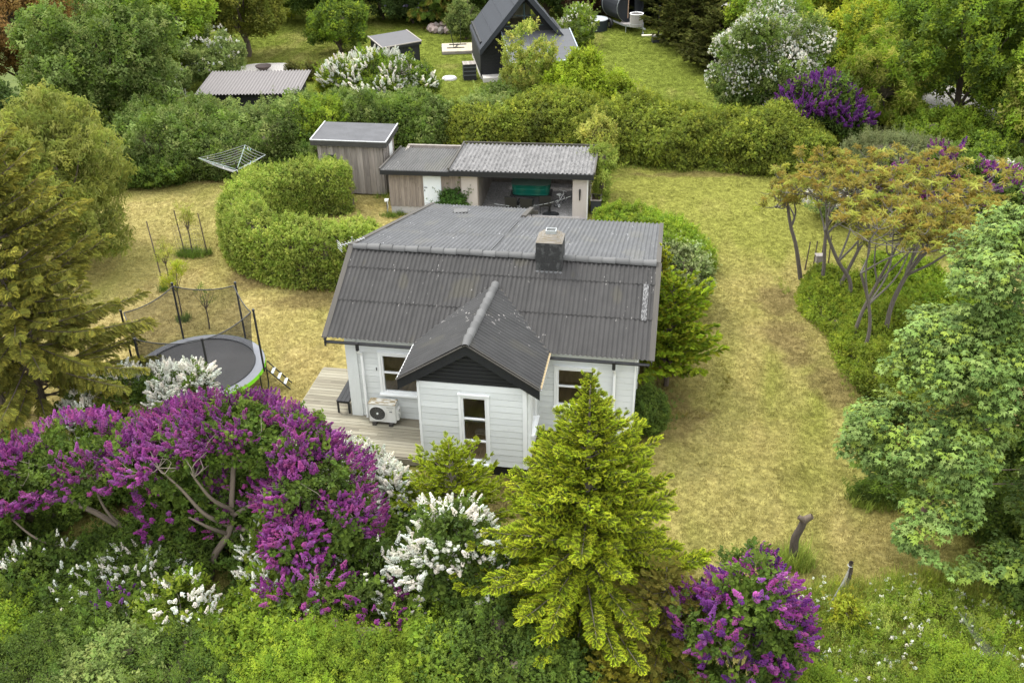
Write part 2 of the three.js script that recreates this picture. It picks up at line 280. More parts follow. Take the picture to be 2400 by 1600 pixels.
  for (const s of [-1, 1]) {                                          // bargeboards with a weathered cap strip
    const a = V(AX, AY - 0.13, F), b = V(AX + s * 1.90, TY - 0.15, F);
    const bb = part(house, 'bargeboard', (() => { const q = new THREE.Shape(); q.moveTo(AX, AY); q.lineTo(AX + s * 1.9, AY - 1.9 * sl); q.lineTo(AX + s * 1.9, AY - 1.9 * sl - 0.30); q.lineTo(AX, AY - 0.30); q.closePath(); return new THREE.ExtrudeGeometry(q, { depth: 0.03, bevelEnabled: false }); })(), tarBlack, 0, 0, F - 0.015);
    part(bb, 'cap_strip', beam(V(AX, AY + 0.03, 0.02), V(AX + s * 1.92, AY - 1.92 * sl + 0.03, 0.02), 0.13, 0.025), verge);
    // porch roof plane: waves run from ridge to side eave, cut by the valley
    const B = [4.12, 4.03, -1.76], Vv = [AX + s * 1.86, 3.06, 0.22];
    const N = 26, len = F + 1.76;                                      // from front to valley end
    const sheets = [[0, 0.30], [0.30, 0.60], [0.60, 1]];
    for (const [t0, t1] of sheets) {
      const waves = (t1 - t0) * N;
      const g = gridGeo(Math.round(waves * 6), 5, (u, v) => {
        const t = t0 + (t1 - t0) * u, z = F + 0.03 - t * (len + 0.03), wmax = z > -0.22 + 0.44 ? 1 : Math.max(0.001, (z + 1.76) / (1.76 + 0.22));
        const k = v * Math.min(1, wmax), rx = AX + 0.08 * t, ry = AY + 0.02 - 0.25 * t, ex = AX + s * 1.90, ey = TY - 0.02;
        return V(rx + (ex - rx) * k, ry + (ey - ry) * k + 0.030 + 0.034 * Math.cos(t * N * 2 * Math.PI) + (t0 ? 0 : 0.006), z);
      }, (u, v) => [(t0 + (t1 - t0) * u) * len, v * 2]);
      part(house, 'roof_sheet', g, roofPorch);
    }
    const gt = part(house, 'gutter', beam(V(AX + s * 1.93, TY - 0.05, F - 0.02), V(AX + s * 1.93, TY - 0.05, 0.25), 0.03, 0.045), mat(0.45, 0.45, 0.44, 0.5));
    part(house, 'valley_flashing', beam(V(Vv[0], 3.1, 0.28), V(4.12, 4.05, -1.72), 0.10, 0.012), verge);
    if (s > 0) part(gt, 'leaf_litter', gridGeo(30, 2, (u, v) => V(AX + s * 1.90 + 0.05 * v, TY - 0.018 + 0.022 * vn(u * 60, v * 3, 9), F - 0.05 - u * 1.8)), mat(0.26, 0.20, 0.11, 1));
  }
  for (let i = 0; i < 10; i++) {                                      // porch ridge tiles
    const t = i / 10, z = F + 0.06 - t * 3.85, y = AY + 0.03 - 0.25 * t, g = new THREE.CylinderGeometry(0.128, 0.094, 0.43, 14, 1, true, -Math.PI / 2, Math.PI); g.rotateX(-Math.PI / 2);
    const o = part(house, 'ridge_tile', g, ridgeMat[i % 3], AX + 0.08 * t, y - 0.03, z - 0.2); o.rotation.x = 0.07; 
  }
  // main roof
  const EY = 3.03, EZ = 0.25, RY = 4.5, RZ = -2.74, XL = -0.5, XR = 8.73, wv = 66;
  const onFront = (x, t) => V(x, RY + (EY - RY) * t, RZ + (EZ - RZ) * t);
  const cuts = [[0.0, 0.235], [0.215, 0.60], [0.58, 1.0]];
  cuts.forEach(([a, b], i) => {
    for (const [x0, x1] of [[0, 0.25], [0.25, 0.5], [0.5, 0.75], [0.75, 1]]) {
      const A = XL + 0.06 + (XR - XL - 0.12) * x0, Bx = XL + 0.06 + (XR - XL - 0.12) * x1, n = Math.round(wv * (x1 - x0) * 2) / 2;
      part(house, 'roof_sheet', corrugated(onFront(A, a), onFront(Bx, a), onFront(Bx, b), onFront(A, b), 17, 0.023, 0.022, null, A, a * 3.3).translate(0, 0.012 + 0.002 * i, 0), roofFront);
    }
  });
  const backY = z => RY - 0.2485 * (-z + RZ);
  const bl = (x, z) => V(x, backY(z), z);
  for (const [za, zb] of [[RZ, -5.6], [-5.5, -8.4], [-8.3, -11.15]]) {
    const k = z => XL + 0.06 + 0.42 * (-z + RZ) / 8.4;
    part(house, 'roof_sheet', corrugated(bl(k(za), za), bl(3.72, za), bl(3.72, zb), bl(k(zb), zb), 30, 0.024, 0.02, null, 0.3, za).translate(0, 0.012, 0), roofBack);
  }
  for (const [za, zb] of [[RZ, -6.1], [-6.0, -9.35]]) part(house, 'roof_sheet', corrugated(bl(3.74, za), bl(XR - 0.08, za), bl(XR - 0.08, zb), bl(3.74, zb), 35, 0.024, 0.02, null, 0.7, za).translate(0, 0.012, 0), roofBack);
  for (const [a, b] of [[onFront(XL, 0), onFront(XL, 1.0)], [onFront(XR, 0), onFront(XR, 1.0)]]) {
    const o = part(house, 'verge_board', beam(a.clone().add(V(0, 0.035, 0)), b.clone().add(V(0, 0.035, 0.03)), 0.15, 0.03), verge);
    part(o, 'verge_face', beam(a.clone().add(V(0, -0.06, 0)), b.clone().add(V(0, -0.06, 0.03)), 0.03, 0.17), black);
  }
  part(house, 'verge_board', beam(bl(XL - 0.02, RZ).add(V(0, 0.045, 0)), bl(XL + 0.40, -11.2).add(V(0, 0.045, 0)), 0.15, 0.07), verge);
  part(house, 'verge_board', beam(bl(XR - 0.02, RZ).add(V(0, 0.04, 0)), bl(XR - 0.06, -9.4).add(V(0, 0.04, 0)), 0.14, 0.03), verge);
  part(house, 'verge_board', beam(bl(3.74, -9.25).add(V(0, 0.045, 0)), bl(3.74, -11.2).add(V(0, 0.045, 0)), 0.16, 0.09), verge);
  part(house, 'fascia', box(4.2, 0.16, 0.03, 1.9, backY(-11.1) - 0.1, -11.1), verge);
  part(house, 'fascia', box(4.9, 0.16, 0.03, 6.25, backY(-9.3) - 0.1, -9.3), verge);
  for (let i = 0; i < 23; i++) {                                      // main ridge tiles
    const L = (XR - XL - 0.2) / 23, g = new THREE.CylinderGeometry(0.108, 0.136, L + 0.05, 12, 1, true, -Math.PI / 2, Math.PI); g.rotateX(-Math.PI / 2); g.rotateY(Math.PI / 2);
    part(house, 'ridge_tile', g, ridgeMat[(i * 7) % 3], XL + 0.1 + (i + 0.5) * L, RY + 0.0 + 0.006 * Math.sin(i * 1.7), RZ + 0.02);
  }
  // gutter and downpipes
  const gut = [];
  { const g = new THREE.CylinderGeometry(0.06, 0.06, 1, 10, 1, true, Math.PI / 2, Math.PI); g.rotateZ(Math.PI / 2); g.rotateX(-Math.PI / 2); for (const [a, b] of [[XL + 0.02, 2.18], [5.95, XR - 0.05]]) { const q = g.clone(); q.scale(b - a, 1, 1); q.translate((a + b) / 2, 0, 0); gut.push(q); } }
  for (const q of gut) part(house, 'gutter', q, black, 0, EY - 0.06, EZ + 0.07);
  part(house, 'bracket', box(0.03, 0.18, 0.10, XL + 0.03, EY - 0.12, EZ + 0.06), black);
  for (const [x, foot] of [[0.46, 0.3], [7.72, 0.12]]) {
    const dp = part(house, 'downpipe', limb([V(x, EY - 0.3, EZ + 0.06), V(x + 0.01, EY - 0.42, EZ + 0.0), V(x + 0.02, EY - 0.52, 0.10), V(x + 0.02, EY - 0.75, 0.09), V(x + 0.02, 1.4, 0.09), V(x + 0.02, foot, 0.10)], 0.042, 0.042, 10, 24), whitePlastic);
    part(dp, 'outlet', cyl(0.05, 0.05, 0.24, 10, x, EY - 0.18, EZ + 0.06), black);
  }
  part(house, 'vent_cap', cyl(0.05, 0.05, 0.06, 12, 0, 0, 0).rotateX(Math.PI / 2), whitePlastic, 8.08, 0.46, 0.06);
  // chimney
  const tar = mat(1, 1, 1, 0.75, { map: tex(256, (u, v) => { const f = fbm(u * 7, v * 7, 4, 501), w = sstep(0.52, 0.72, f) * 0.035 + 0.010 + 0.02 * vn(u * 60, v * 60, 503); return [w, w, w * 0.97]; }) });
  const plaster = mat(1, 1, 1, 0.95, { map: tex(256, (u, v) => { const f = fbm(u * 9, v * 9, 4, 511), e = fbm(u * 22, v * 22, 3, 517); let c = [0.15, 0.135, 0.115]; c = c.map(k => k * (0.75 + 0.5 * f)); const w = sstep(0.54, 0.64, e); return c.map((k, i) => k + ([0.10, 0.075, 0.035][i] - k) * w * 0.8); }) });
  const ch = part(house, 'chimney', box(0.76, 1.25, 0.72, 5.58, 4.55, -2.64), tar);
  { const g = new THREE.CylinderGeometry(0.30, 0.545, 0.17, 4); g.rotateY(Math.PI / 4); g.scale(1, 1, 0.95); part(ch, 'plaster_cap', g, plaster, 5.58, 5.262, -2.64);
    part(ch, 'flue', merge([box(0.30, 0.11, 0.02, 0, 0, 0.11), box(0.30, 0.11, 0.02, 0, 0, -0.11), box(0.02, 0.11, 0.2, 0.14, 0, 0), box(0.02, 0.11, 0.2, -0.14, 0, 0)]), galv, 5.60, 5.39, -2.66);
    part(ch, 'flashing', box(0.82, 0.05, 0.80, 5.58, 4.27, -2.62), mat(0.12, 0.12, 0.12, 0.8)); }
  const rv = part(house, 'roof_vent', (() => { const g = box(0.5, 0.10, 0.22); return g; })(), ridgeMat[1], 1.35, backY(-9.6) + 0.06, -9.6); rv.rotation.x = 0.24; rv.rotation.y = 0.15;
  part(house, 'patch_strip', (() => { const a = onFront(8.42, 0.24), b = onFront(8.42, 0.62); return beam(a.add(V(0, 0.055, 0)), b.add(V(0, 0.055, 0)), 0.15, 0.006); })(), mat(1, 1, 1, 0.9, { map: tex(256, (u, v) => { const w = sstep(0.5, 0.58, fbm(u * 10, v * 26, 4, 523)); const k = 0.045 + 0.11 * w; return [k, k * 0.98, k * 0.96]; }) }));
}
{ // aerial on the left verge
  const t = thing('tv_antenna', 'white roof aerial fixed to the cottage gable above the hedge', 'antenna'); const p = atHouse(-0.62, 3.4, -3.2); t.position.copy(p); t.rotation.y = 0.5; t.scale.setScalar(0.8);
  part(t, 'mast', cyl(0.02, 0.02, 1.5, 8, 0, 0.75, 0), steel);
  const boom = part(t, 'boom', bar(V(-0.5, 1.25, 0), V(0.5, 1.33, 0), 0.011), steel);
  for (let i = 0; i < 9; i++) part(boom, 'element', bar(V(-0.48 + i * 0.12, 1.26 + i * 0.0095, -0.22 + i * 0.012), V(-0.48 + i * 0.12, 1.26 + i * 0.0095, 0.22 - i * 0.012), 0.006, 5), steel);
  part(t, 'reflector', merge([0, 1, 2, 3].map(i => bar(V(-0.52, 1.08 + i * 0.1, -0.25), V(-0.52, 1.08 + i * 0.1, 0.25), 0.008, 5)).concat([bar(V(-0.52, 1.05, 0), V(-0.52, 1.42, 0), 0.01, 5)])), steel);
}
{ // stool seen through the porch window
  const t = thing('stool', 'small wooden stool standing inside behind the porch window', 'stool'); t.position.copy(atHouse(4.18, 0.38, 1.05)); t.rotation.y = HA;
  part(t, 'seat', box(0.42, 0.04, 0.26, 0, 0.43, 0), warmWood[0]);
  for (const [x, z] of [[-0.17, -0.09], [0.17, -0.09], [-0.17, 0.09], [0.17, 0.09]]) part(t, 'leg', box(0.035, 0.41, 0.035, x, 0.205, z), warmWood[1]);
}
{ // deck
  const t = thing('wooden_deck', 'weathered wooden deck wrapped round the cottage corner', 'deck', HX, 0, HZ, HA);
  const tones = [[0.31, 0.285, 0.21], [0.27, 0.245, 0.18], [0.335, 0.31, 0.235], [0.235, 0.21, 0.155]].map(c => mat(...c, 0.85, { map: grainTex })), r = RNG(77);
  const p = 0.148; let z = 1.88;
  for (let i = 0; i < 29; i++, z -= p) {
    const x1 = z > 0.02 ? 2.60 : -0.04, x0 = -1.75, splits = x1 > 1 ? [x0, x0 + 1.4 + r() * 1.6, x1] : [x0, x1];
    for (let k = 0; k + 1 < splits.length; k++) {
      const L = splits[k + 1] - splits[k] - 0.004, g = box(L, 0.028, p - 0.011), uv = g.attributes.uv, o = r() * 5, o2 = r() * 5;
      for (let q = 0; q < uv.count; q++) uv.setXY(q, uv.getY(q) * 0.18 + o, uv.getX(q) * L * 0.3 + o2);
      part(t, 'deck_board', g, tones[Math.floor(r() * 4)], splits[k] + L / 2, 0.285 + r() * 0.003, z - p / 2);
    }
  }
  part(t, 'edge_board', box(4.35, 0.20, 0.03, 0.425, 0.17, 1.90), tones[1]);
  part(t, 'edge_board', box(0.03, 0.20, 4.25, -1.77, 0.17, -0.24), tones[2]);
  part(t, 'joists', merge([-1.6, -0.8, 0.1, 1.0, 1.8, 2.5].map(x => box(0.05, 0.15, x < 0 ? 4.1 : 1.8, x, 0.19, x < 0 ? -0.2 : 0.95))), tones[3]);
}
{ // air-to-air heat pump
  const t = thing('heat_pump', 'white outdoor heat pump unit standing on the deck by the wall', 'heat pump'); t.position.copy(atHouse(1.06, 0.3, 0.31)); t.rotation.y = HA;
  const casing = mat(0.66, 0.66, 0.63, 0.45), grimy = mat(1, 1, 1, 0.8, { map: tex(128, (u, v) => { const f = fbm(u * 6, v * 6, 4, 531); const c = [0.58, 0.56, 0.50], m = [0.27, 0.21, 0.11], w = sstep(0.35, 0.6, f); return c.map((k, i) => k + (m[i] - k) * w); }) });
  const b = part(t, 'casing', box(0.80, 0.60, 0.30, 0, 0.42, 0), casing);
  part(b, 'top_cover', box(0.815, 0.025, 0.315, 0, 0.733, 0), grimy);
  part(b, 'fan_recess', cyl(0.235, 0.235, 0.012, 32).rotateX(Math.PI / 2), mat(0.03, 0.03, 0.028, 0.8), -0.14, 0.42, 0.153);
  const grille = []; for (let i = 1; i <= 9; i++) { const g = new THREE.TorusGeometry(0.025 + i * 0.0235, 0.003, 4, 30); grille.push(g); } for (let i = 0; i < 14; i++) { const a = i / 14 * 2 * Math.PI; grille.push(bar(V(0.03 * Math.cos(a), 0.03 * Math.sin(a), 0), V(0.235 * Math.cos(a + 0.5), 0.235 * Math.sin(a + 0.5), 0), 0.003, 4)); }
  const gr = part(t, 'grille', merge(grille), mat(0.16, 0.155, 0.14, 0.5), -0.14, 0.42, 0.172);
  part(gr, 'hub', cyl(0.03, 0.03, 0.02, 14).rotateX(Math.PI / 2), whitePlastic);
  part(gr, 'rim', new THREE.TorusGeometry(0.245, 0.012, 6, 36), casing);
  const cv = document.createElement('canvas'); cv.width = 256; cv.height = 256; const c2 = cv.getContext('2d'); c2.fillStyle = '#d3d2cc'; c2.fillRect(0, 0, 256, 256); c2.fillStyle = '#2c2e36'; c2.font = 'bold 44px sans-serif'; c2.fillText('Panasonic', 18, 56); c2.font = '30px sans-serif'; c2.fillText('INVERTER', 54, 112); c2.fillStyle = '#54585c'; c2.fillRect(96, 158, 84, 44); c2.fillStyle = '#c9c9c4'; c2.font = '26px sans-serif'; c2.fillText('R32', 114, 190);
  const ct = new THREE.CanvasTexture(cv); ct.colorSpace = THREE.SRGBColorSpace;
  const lb = part(t, 'brand_panel', new THREE.PlaneGeometry(0.25, 0.25), mat(1, 1, 1, 0.45, { map: ct }), 0.255, 0.55, 0.1545);
  part(t, 'valve_cover', box(0.075, 0.34, 0.24, 0.44, 0.36, -0.02), casing);
  part(t, 'handle', new THREE.TorusGeometry(0.10, 0.014, 6, 20).scale(0.6, 1, 1), casing, 0.475, 0.52, 0.06);
  for (const x of [-0.26, 0.24]) part(t, 'foot', box(0.12, 0.10, 0.36, x, 0.055, 0.02), mat(0.05, 0.045, 0.04, 0.9));
}
{ // bench on the deck behind the corner
  const t = thing('deck_bench', 'dark bench on the deck half hidden behind the cottage corner', 'bench'); t.position.copy(atHouse(-0.28, 0.3, -0.6)); t.rotation.y = HA;
  for (let i = 0; i < 3; i++) part(t, 'seat_slat', box(0.12, 0.03, 1.3, -0.13 + i * 0.13, 0.44, 0), charcoal);
  for (const [x, z] of [[-0.17, -0.6], [0.17, -0.6], [-0.17, 0.6], [0.17, 0.6]]) part(t, 'leg', box(0.05, 0.43, 0.05, x, 0.215, z), black);
  part(t, 'apron', merge([box(0.36, 0.06, 0.03, 0, 0.39, 0.6), box(0.36, 0.06, 0.03, 0, 0.39, -0.6), box(0.03, 0.06, 1.2, 0.17, 0.39, 0), box(0.03, 0.06, 1.2, -0.17, 0.39, 0)]), black);
}

// ---------- carport with store ----------
const CA = -7.5 * D2R;
const car = thing('carport', 'low grey board carport and store with corrugated roof behind the cottage', 'carport', -5.2, 0, -40.28, CA);
car.updateMatrixWorld(true);
const atCar = (x, y, z) => car.localToWorld(V(x, y, z));
{
  const W = 8.62, DOOR = [1.50, 2.28, 0.12, 1.90];
  const id = o => o;
  cladWall(car, 'store_front', 3.9, 0.32, 1.95, [[DOOR[0], DOOR[1], 0.32, DOOR[3]]], 0.125, warmWood, id, { vertical: true, seed: 21, core: warmWood[1] });
  part(car, 'front_panel', box(0.70, 1.62, 0.03, 3.52, 1.14, 0.062), mat(0.47, 0.42, 0.39, 0.9, { map: paintTex }));
  part(car, 'base_wall', merge([box(3.9, 0.36, 0.12, 1.95, 0.14, -0.05), box(0.12, 0.36, 4, 0.06, 0.14, -2)]), concrete);
  const door = part(car, 'door', box(DOOR[1] - DOOR[0], DOOR[3] - DOOR[2], 0.04, (DOOR[0] + DOOR[1]) / 2, (DOOR[2] + DOOR[3]) / 2, 0.02), mat(0.74, 0.78, 0.82, 0.5, { map: paintTex }));
  part(door, 'handle', merge([box(0.14, 0.02, 0.03, DOOR[0] + 0.10, 1.25, 0.07), box(0.03, 0.08, 0.02, DOOR[0] + 0.05, 1.10, 0.05)]), blackMetal);
  part(door, 'kick_strip', box(0.76, 0.02, 0.012, (DOOR[0] + DOOR[1]) / 2, 0.52, 0.045), mat(0.5, 0.53, 0.56, 0.6));
  cladWall(car, 'left_wall', 4.0, 0.32, 1.70, [], 0.14, greyWood, o => { o.rotation.y = -Math.PI / 2; o.position.set(0, 0, -4.0); }, { vertical: true, seed: 22 });
  cladWall(car, 'back_wall', W, 0.05, 1.75, [], 0.14, greyWood, o => { o.rotation.y = Math.PI; o.position.set(W, 0, -4.0); }, { vertical: true, seed: 23 });
  part(car, 'inner_wall', box(0.1, 1.7, 4.0, 3.86, 0.95, -2.0), greyWood[1]);
  part(car, 'back_lining', box(4.6, 1.7, 0.04, 6.2, 0.9, -3.9), greyWood[1]);
  part(car, 'right_wall', merge([box(0.08, 1.75, 2.9, W - 0.05, 0.9, -2.5)]), greyWood[1]);
  const pil = part(car, 'end_panel', box(0.62, 1.82, 0.06, 8.28, 0.95, 0.02), mat(0.47, 0.42, 0.40, 0.9, { map: paintTex }));
  part(pil, 'corner_strip', box(0.05, 1.82, 0.05, 8.60, 0.95, 0.04), mat(0.62, 0.61, 0.6, 0.6));
  part(pil, 'post', box(0.1, 1.8, 0.1, 8.56, 0.92, -0.6), greyWood[2]);
  part(car, 'threshold', box(4.4, 0.10, 0.14, 6.1, 0.05, 0.06), concrete);
  // roofs fall to the back
  part(car, 'roof_sheet', corrugated(V(-0.28, 2.10, 0.35), V(2.75, 2.10, 0.35), V(2.75, 1.66, -3.75), V(-0.28, 1.66, -3.75), 26, 0.024), roofCarLeft);
  part(car, 'roof_sheet', corrugated(V(2.72, 2.17, 0.35), V(8.86, 2.17, 0.35), V(8.86, 1.93, -3.75), V(2.72, 1.93, -3.75), 33, 0.036), roofCar);
  part(car, 'fascia', box(3.02, 0.20, 0.04, 1.22, 2.00, 0.38), tarBlack); part(car, 'fascia', box(6.16, 0.235, 0.04, 5.79, 2.045, 0.39), tarBlack);
  for (const [x, y0, y1] of [[-0.30, 2.12, 1.68], [2.70, 2.22, 1.98], [8.88, 2.2, 1.96]]) part(car, 'verge_board', beam(V(x, y0, 0.36), V(x, y1, -3.78), 0.07, 0.11), verge);
  part(car, 'back_trim', box(6.1, 0.08, 0.05, 5.8, 1.98, -3.8), verge);
  part(car, 'wall_ornament', new THREE.TorusGeometry(0.06, 0.012, 5, 14), mat(0.2, 0.17, 0.15, 0.8), 1.0, 1.62, 0.07);
  const gv = mat(1, 1, 1, 0.95, { map: gravelTex.clone(), color: C3(0.72, 0.72, 0.74) }); gv.map.repeat.set(0.5, 0.5); gv.map.needsUpdate = true;
  const g = gridGeo(2, 2, (u, v) => V(3.9 + u * 4.7, 0.055, 0.2 - v * 4.1), (u, v) => [u * 4.7, v * 4.1]);
  part(car, 'gravel_floor', g, gv);
}
{ const t = thing('drain_cover', 'round black cover lying on the carport gravel', 'cover'); t.position.copy(atCar(7.02, 0.058, -0.22)); part(t, 'plate', cyl(0.36, 0.37, 0.03, 32, 0, 0.015, 0).scale(1, 1, 0.72), blackMetal); part(t, 'lip', new THREE.TorusGeometry(0.34, 0.012, 5, 32).rotateX(Math.PI / 2).scale(1, 1, 0.72), black, 0, 0.032, 0); }
{ // green dinghy laid across the table
  const t = thing('green_dinghy', 'dark green plastic dinghy stored on the table under the carport roof', 'boat'); t.position.copy(atCar(6.1, 0.76, -0.95)); t.rotation.y = CA;
  const gm = mat(0.004, 0.085, 0.062, 0.28), L = 1.72, prof = [[0.0, 0.40], [0.03, 0.46], [0.10, 0.475], [0.12, 0.455], [0.20, 0.49], [0.22, 0.47], [0.33, 0.50], [0.36, 0.48], [0.48, 0.515], [0.52, 0.53]];
  const ring = (k, u) => { const a = u * 2 * Math.PI, e = 0.32; const c = Math.cos(a), s = Math.sin(a); return [Math.sign(c) * Math.pow(Math.abs(c), e) * (L / 2 - 0.52 + k), Math.sign(s) * Math.pow(Math.abs(s), 0.5) * k]; };
  part(t, 'hull', gridGeo(72, prof.length - 1, (u, v) => { const q = prof[Math.round(v * (prof.length - 1))], p = ring(q[1], u); return V(p[0], q[0], p[1]); }), gm);
  part(t, 'cover', gridGeo(72, 3, (u, v) => { const p = ring(0.525 * v, u); return V(p[0] * (0.2 + 0.8 * v), 0.525 + 0.03 * (1 - v), p[1]); }), mat(0.10, 0.16, 0.13, 0.6));
  for (const y of [0.11, 0.345]) part(t, 'rib', gridGeo(48, 2, (u, v) => { const p = ring(0.505, u); return V(p[0] * 0.985, y + 0.02 * (v - 0.5), p[1] + 0.004); }), mat(0.03, 0.17, 0.13, 0.2));
}
{ const t = thing('garden_table', 'black garden table under the green dinghy in the carport', 'table'); t.position.copy(atCar(6.1, 0.06, -1.0)); t.rotation.y = CA;
  part(t, 'table_top', box(1.8, 0.04, 0.95, 0, 0.67, 0), black); for (const [x, z] of [[-0.82, -0.4], [0.82, -0.4], [-0.82, 0.4], [0.82, 0.4]]) part(t, 'leg', box(0.06, 0.65, 0.06, x, 0.325, z), black); }
[[5.35, -0.2, 'first'], [6.0, -0.1, 'second'], [6.75, -0.45, 'third']].forEach(([x, z, k]) => {
  const t = thing('garden_chair', `${k} black wicker garden chair from the store wall in the carport`, 'chair', 0, 0, 0, 0, 'chairs round the carport table'); t.position.copy(atCar(x, 0.06, z)); t.rotation.y = CA + 0.15 * (x - 6);
  part(t, 'seat', box(0.52, 0.06, 0.5, 0, 0.42, 0), black); const b = part(t, 'backrest', box(0.52, 0.52, 0.05, 0, 0.68, 0.25), black); b.rotation.x = 0.12;
  for (const [lx, lz] of [[-0.22, -0.2], [0.22, -0.2], [-0.22, 0.2], [0.22, 0.2]]) part(t, 'leg', box(0.045, 0.40, 0.045, lx, 0.2, lz), black);
  for (const s of [-1, 1]) part(t, 'armrest', box(0.05, 0.04, 0.5, s * 0.26, 0.62, 0), black);
});
{ const t = thing('childs_bicycle', 'small white child bicycle with training wheel parked under the carport', 'bicycle'); t.position.copy(atCar(7.35, 0.06, -1.35)); t.rotation.y = 0.9;
  const fm = mat(0.75, 0.75, 0.76, 0.3), ty = mat(0.03, 0.03, 0.03, 0.9);
  for (const x of [-0.3, 0.3]) { const w = part(t, 'wheel', new THREE.TorusGeometry(0.17, 0.018, 6, 22), ty, x, 0.19, 0); part(w, 'rim', new THREE.TorusGeometry(0.145, 0.008, 5, 22), fm); }
  part(t, 'frame', merge([bar(V(-0.3, 0.19, 0), V(-0.02, 0.24, 0), 0.018), bar(V(-0.02, 0.24, 0), V(-0.1, 0.5, 0), 0.018), bar(V(-0.02, 0.24, 0), V(0.22, 0.45, 0), 0.02), bar(V(-0.09, 0.42, 0), V(0.22, 0.45, 0), 0.018), bar(V(0.3, 0.19, 0), V(0.2, 0.58, 0), 0.018)]), fm);
  part(t, 'saddle', box(0.18, 0.05, 0.11, -0.12, 0.53, 0), whitePlastic); part(t, 'handlebar', bar(V(0.19, 0.6, -0.2), V(0.19, 0.6, 0.2), 0.014), fm); part(t, 'training_wheel', new THREE.TorusGeometry(0.06, 0.018, 6, 16), whitePlastic, -0.3, 0.08, 0.14); }
{ const t = thing('hanging_chain', 'thin chain sagging from the carport end wall to the chairs', 'chain'); const a = atCar(4.6, 0.62, 0.12), b = atCar(7.95, 1.1, 0.12), pts = []; for (let i = 0; i <= 14; i++) { const u = i / 14; pts.push(a.clone().lerp(b, u).add(V(0, -1.1 * u * (1 - u), 0))); }
  for (let i = 0; i < 14; i++) part(t, 'link', bar(pts[i], pts[i].clone().lerp(pts[i + 1], 0.8), 0.011, 5), galv); }
{ const t = thing('wall_umbrella', 'folded black parasol hung on the pale carport end panel', 'parasol'); t.position.copy(atCar(8.28, 0.85, 0.085)); t.rotation.y = CA; part(t, 'canopy', cyl(0.045, 0.022, 0.46, 10, 0, 0.26, 0), black); part(t, 'cap', cyl(0.03, 0.045, 0.05, 10, 0, 0.51, 0), blackMetal); }
{ const t = thing('planter_box', 'dark planter box standing beside the carport end wall', 'planter'); t.position.copy(atCar(8.95, 0, -0.9)); t.rotation.y = CA; part(t, 'box', merge([box(0.42, 0.62, 0.04, 0, 0.33, 0.36), box(0.42, 0.62, 0.04, 0, 0.33, -0.36), box(0.04, 0.62, 0.7, 0.2, 0.33, 0), box(0.04, 0.62, 0.7, -0.2, 0.33, 0)]), mat(0.03, 0.035, 0.035, 0.8)); part(t, 'rim', merge([box(0.48, 0.03, 0.06, 0, 0.65, 0.37), box(0.48, 0.03, 0.06, 0, 0.65, -0.37), box(0.06, 0.03, 0.7, 0.21, 0.65, 0), box(0.06, 0.03, 0.7, -0.21, 0.65, 0)]), greyWood[2]); part(t, 'soil', box(0.38, 0.05, 0.7, 0, 0.56, 0), mat(0.06, 0.04, 0.025, 1)); }
{ const t = thing('garden_tap_stand', 'white water tap stand at the store corner by the hedge', 'tap'); t.position.copy(atCar(-0.18, 0, 0.05)); t.rotation.y = CA; part(t, 'post', box(0.05, 0.55, 0.05, 0, 0.275, 0), mat(0.1, 0.09, 0.08, 0.8)); part(t, 'basin', box(0.16, 0.10, 0.12, 0.0, 0.6, 0.02), whitePlastic); part(t, 'hose', limb([V(0.04, 0.58, 0.08), V(0.07, 0.35, 0.12), V(0.02, 0.12, 0.1), V(0.05, 0.02, 0.12)], 0.015, 0.015, 6), mat(0.5, 0.5, 0.48, 0.6)); }

